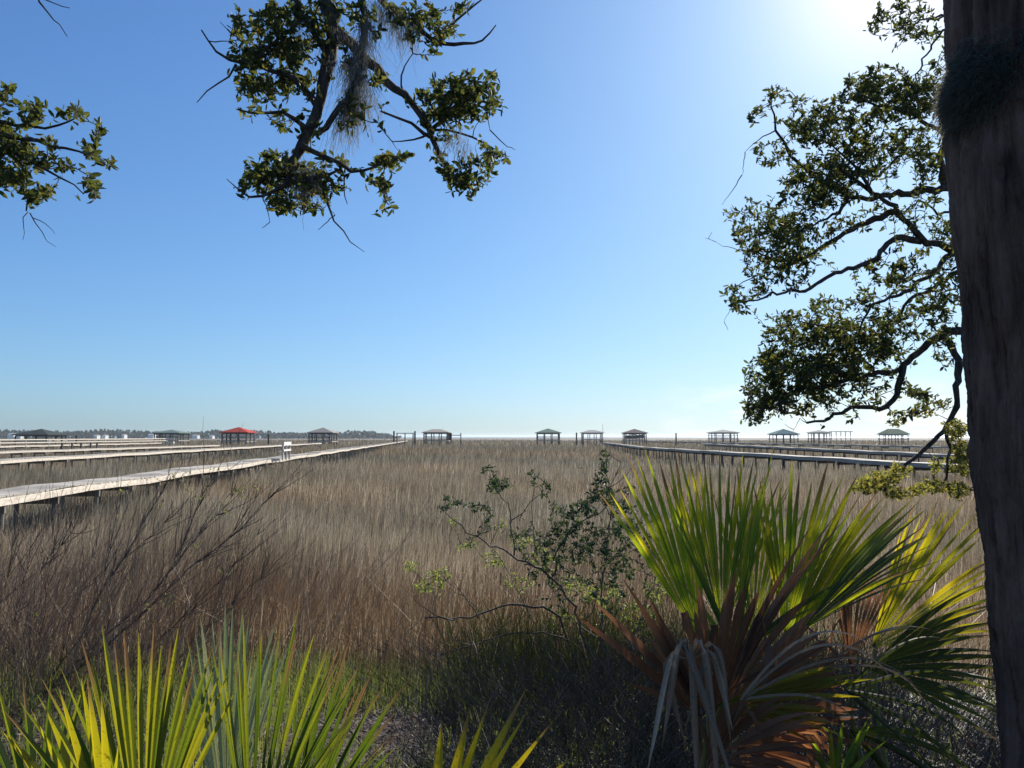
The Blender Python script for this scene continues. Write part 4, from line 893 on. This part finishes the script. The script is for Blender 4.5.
st = [([S0,(540,640),(520,590),(500,560)], .010, .003), ([S0,(580,640),(600,590),(610,550)], .010, .003), ([S0,(620,650),(650,610),(664,570)], .009, .003), ([S0,(560,620),(556,570),(545,530)], .008, .002), ([S0,(500,640),(470,600),(440,575)], .008, .002)]
cl = [(430,585,18,14,1.),(412,565,10,8,.8),(445,572,12,8,.6),(450,520,6,5,1.),(466,545,10,7,.8),(495,560,14,10,.9),(520,540,14,10,.9),(545,560,18,14,.8),(575,590,20,16,.8),(610,600,22,18,.9),(640,620,22,24,1.1),(600,640,22,18,.9),(560,620,20,14,.5),(655,590,16,16,.9),(520,580,18,12,.6),(640,660,18,16,.9),(500,525,10,8,.5)]
shrub('pale yellow green shrub growing behind the dark leaved shrub', b, st, 6.8, cl, M['shruby'], .032, .9, nl=(5, 9), area=15, dy=.5, shoots=60)
# leaning bare shrub at the left
b = at(30, 700, 5.6); b[2] = gz(b[0], b[1]); S0 = tuple(b)
st = [([S0,(60,665),(80,640),(100,592),(122,560),(138,535),(150,510),(162,490),(172,478)], .014, .003), ([S0,(70,668),(110,632),(140,606),(165,578),(182,555),(200,532),(220,512),(236,490)], .015, .002),
      ([S0,(90,660),(130,625),(170,588),(196,562),(222,545),(244,525),(262,505),(287,480)], .015, .002), ([(165,580),(178,560),(190,530),(196,505),(212,480)], .007, .0015), ([(196,562),(220,548),(240,520),(250,512)], .006, .0015),
      ([(122,560),(140,548),(158,530),(172,514)], .005, .0015), ([(100,592),(108,560),(112,532),(118,500)], .005, .001), ([S0,(40,640),(48,590),(52,540),(56,502)], .006, .0015), ([S0,(100,690),(170,630),(222,580),(270,520)], .008, .001),
      ([S0,(30,620),(36,580),(60,545),(82,520)], .006, .001), ([(60,665),(70,620),(84,580),(100,540)], .006, .001), ([S0,(160,680),(215,620),(240,600),(266,572)], .007, .001), ([S0,(-10,640),(8,580),(14,540)], .006, .001), ([S0,(10,640),(30,560),(40,520)], .006, .001)]
cl = [(152,478,7,6,.9),(163,505,5,5,.6),(240,490,8,12,2.),(260,488,5,5,.9),(214,470,4,4,.6),(112,518,6,8,.9),(200,545,8,5,.8),(225,572,7,5,1.),(170,600,8,9,1.5),(150,610,6,5,.6),(120,490,12,8,.8),(185,475,14,7,.8),(90,520,8,8,.5),(225,510,10,10,.7),(100,605,5,4,.5),(182,488,10,8,.5),(200,500,10,10,.5),(30,612,8,5,.4)]
lean = shrub('leaning nearly bare shrub with purple brown stems at left, in front of the boardwalk', b, st, 5.6, cl, M['shruby'], .022, 1., nl=(3, 6), area=45, dy=.15, amp=.006, thin=.62, shoots=420, shootlen=(.15, .6))

# fine bare twigs of a thicket
M['twigshade'] = mat_leaf('dark_twig', [(0,(.045,.035,.028)),(.7,(.14,.11,.085)),(1,(.45,.38,.30))], [(0,(.03,.02,.02)),(1,(.2,.16,.12))], .15, .7, spec=.2)  # darker dead twig tones, shade of oak and palms painted into the colour
M['reed'] = mat_leaf('brown_reed', [(0,(.20,.125,.07)),(.5,(.42,.30,.18)),(1,(.68,.54,.37))], [(0,(.3,.19,.10)),(1,(.65,.48,.30))], .42, .8, spec=.2)
def thicket(name, label, n, xr, yr, hr, leanx, mat, dens=None, wid=(.003, .007), seed=1, cat='brush', forks=3):
    mb = MB()
    for _ in range(n):
        x = U(*xr); y = U(*yr)
        if dens is not None and U(0, 1) > dens(x, y): continue
        z = gz(x, y)-.03; H = U(*hr); lx = rng.normal(*leanx); ly = rng.normal(0, .25)
        K = 6; t = np.linspace(0, 1, K)[:, None]
        P = np.array([x, y, z]) + t*np.array([lx*H*.5, ly*H*.5, H]) + t**2*np.array([lx*H*.5, ly*H*.3, 0]) + rng.normal(0, .008, (K, 3)); P[0] = (x, y, z)
        w_ = U(*wid); v = rng.beta(2, 2.5)
        mb.tube(P, np.linspace(w_/2, w_/6, K), 3, var=v, cap=False)
        for f in range(rng.integers(0, forks+1)):
            k = rng.integers(2, 5); d = nz(P[k]-P[k-1]) + rng.normal(0, .35, 3); d = nz(d+[0,0,.2]); L = H*U(.15, .4)
            Q = P[k] + np.linspace(0, 1, 4)[:, None]*d*L + rng.normal(0, .005, (4, 3)); Q[0] = P[k]
            mb.tube(Q, np.linspace(w_/3, w_/9, 4), 3, var=v, cap=False)
    return tag(mb.build(name, mat), label, cat, kind='stuff')
thicket('bare_brush', 'thicket of fine bare purple brown twigs covering the left foreground', 5600, (-7.5, -.6), (4.8, 9.5), (.6, 1.5), (.16, .3), M['deadtwig'], dens=lambda x, y: min(1, max(.12, (-x-1.3)/2.0)) * (1 if y > 5.2 or x < -2.2 else .25))
thicket('dead_twigs', 'tangle of grey dead twigs under the dark leaved shrub', 7500, (-.6, 3.0), (3.2, 6.6), (.2, .75), (0, .8), M['twigshade'], dens=lambda x, y: math.exp(-((x-1.1)/1.3)**2)*1.15, wid=(.003, .006))
thicket('brown_reeds', 'taller reddish brown reeds standing at the near marsh edge', 2000, (-3.4, 1.6), (6.6, 9.6), (.75, 1.35), (.04, .16), M['reed'], wid=(.004, .007), cat='reeds', forks=2)
thicket('green_weeds', 'upright yellow green weeds behind the brown withered frond', 2600, (-.4, 2.6), (5.0, 7.8), (.3, .95), (0, .25), M['greengrass'], wid=(.006, .010), cat='weeds')
# tall loose straws
mb = MB(); n = 420; x = U(-7, 4, n); y = U(5.5, 9, n)
blades(mb, x, y, ground_z(x, y), U(.9, 1.45, n), U(.003, .006, n), np.abs(rng.normal(.4, .25, n)), U(.5, 1, n), curve=.8)
tag(mb.build('tall_straw', M['straw']), 'pale loose straws sticking out above the brown grass', 'straw', kind='stuff')
# fallen branches in the tangle
for pts, r0, lab in (([(425,618),(455,620),(478,618),(495,606),(520,603),(556,608)], .012, 'grey dead branch arching over the twig tangle, left end forked'),
                     ([(440,655),(475,645),(505,634),(540,632),(575,640)], .008, 'thin dead branch lying low across the twig tangle')):
    m = MB(); P = [at(a_, b_, 4.9+.1*i) for i, (a_, b_) in enumerate(pts)]; g = P[-1].copy(); g[2] = gz(g[0]+.3, g[1]+.2); g[0] += .3; g[1] += .2; P.append(g)
    m.tube(wiggle(P, 24, .006), np.linspace(r0*.4, r0, 24), 7, .15)
    Q = wiggle([P[1], P[1]+[-.12,-.1,.05], P[1]+[-.25,-.15,.16]], 8, .004); m.tube(Q, np.linspace(r0*.45, .002, 8), 5)
    Q = wiggle([P[2], P[2]+[-.05,-.1,.12], P[2]+[-.15,-.15,.26]], 8, .004); m.tube(Q, np.linspace(r0*.45, .002, 8), 5)
    g0 = P[-1]; tag(m.build('dead_branch', M['twig'], smooth=True, loc=g0), lab, 'branch')

# litter and straw on the bank
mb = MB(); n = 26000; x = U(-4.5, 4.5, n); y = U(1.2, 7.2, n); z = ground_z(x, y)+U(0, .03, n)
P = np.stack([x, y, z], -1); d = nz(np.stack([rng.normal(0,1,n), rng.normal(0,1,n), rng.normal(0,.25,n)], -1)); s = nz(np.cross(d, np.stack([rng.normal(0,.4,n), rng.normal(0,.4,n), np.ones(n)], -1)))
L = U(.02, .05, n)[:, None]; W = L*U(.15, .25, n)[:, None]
V = np.stack([P-d*L, P+s*W, P+d*L+np.array([0,0,.006]), P-s*W], 1); mb.add(V, 4*np.arange(n)[:, None]+np.array([[0,1,2,3]]), var=np.repeat(rng.beta(1.6,2,n)*np.clip(1-1.1*(x+.25), .12, 1), 4))  # litter tone drops towards the right, tree shade painted into its colour
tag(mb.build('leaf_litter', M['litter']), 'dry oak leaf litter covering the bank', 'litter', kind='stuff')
mb = MB(); n = 3600; x = U(-1.5, 4.2, n); y = U(2.0, 6.5, n); k = U(0,1,n) < np.clip((x+1.2)/2.5, .15, 1); x, y = x[k], y[k]; n = len(x)
z = ground_z(x, y)+U(.005, .12, n); a = U(0, pi, n); L = U(.06, .28, n)[:, None]; P = np.stack([x, y, z], -1)
d = np.stack([np.cos(a), np.sin(a), rng.normal(0,.22,n)], -1); s = np.cross(d, [0,0,1.])*U(.0015,.003,n)[:, None]; bnd = rng.normal(0,.03,(n,3))
V = np.stack([P-d*L-s, P-d*L+s, P+bnd+s, P+bnd-s, P+d*L+s*.5, P+d*L-s*.5], 1); k = 6*np.arange(n)[:, None]
mb.add(V, np.concatenate([k+np.array([[0,1,2,3]]), k+np.array([[3,2,4,5]])]), var=np.repeat(rng.beta(1.5,2,n), 6))
tag(mb.build('fallen_straw', M['straw']), 'pale fallen straw and stems on the dark ground below the fan palms', 'straw', kind='stuff')

m, nt = newmat('haze'); v = N(nt, 'ShaderNodeVolumePrincipled', Density=HAZE); v.inputs['Color'].default_value = (.80, .90, 1, 1); v.inputs['Anisotropy'].default_value = .3
o_ = nt.nodes.new('ShaderNodeOutputMaterial'); nt.links.new(v.outputs[0], o_.inputs['Volume'])
if HAZE:
    mb = MB(); mb.box([0, 4500, 5.5], [9700, 5300, 7.5]); tag(mb.build('haze', m), 'thin sea haze over the marsh', 'haze', kind='stuff')
for o in list(bpy.data.objects):
    if '_off' in o: del o['_off']
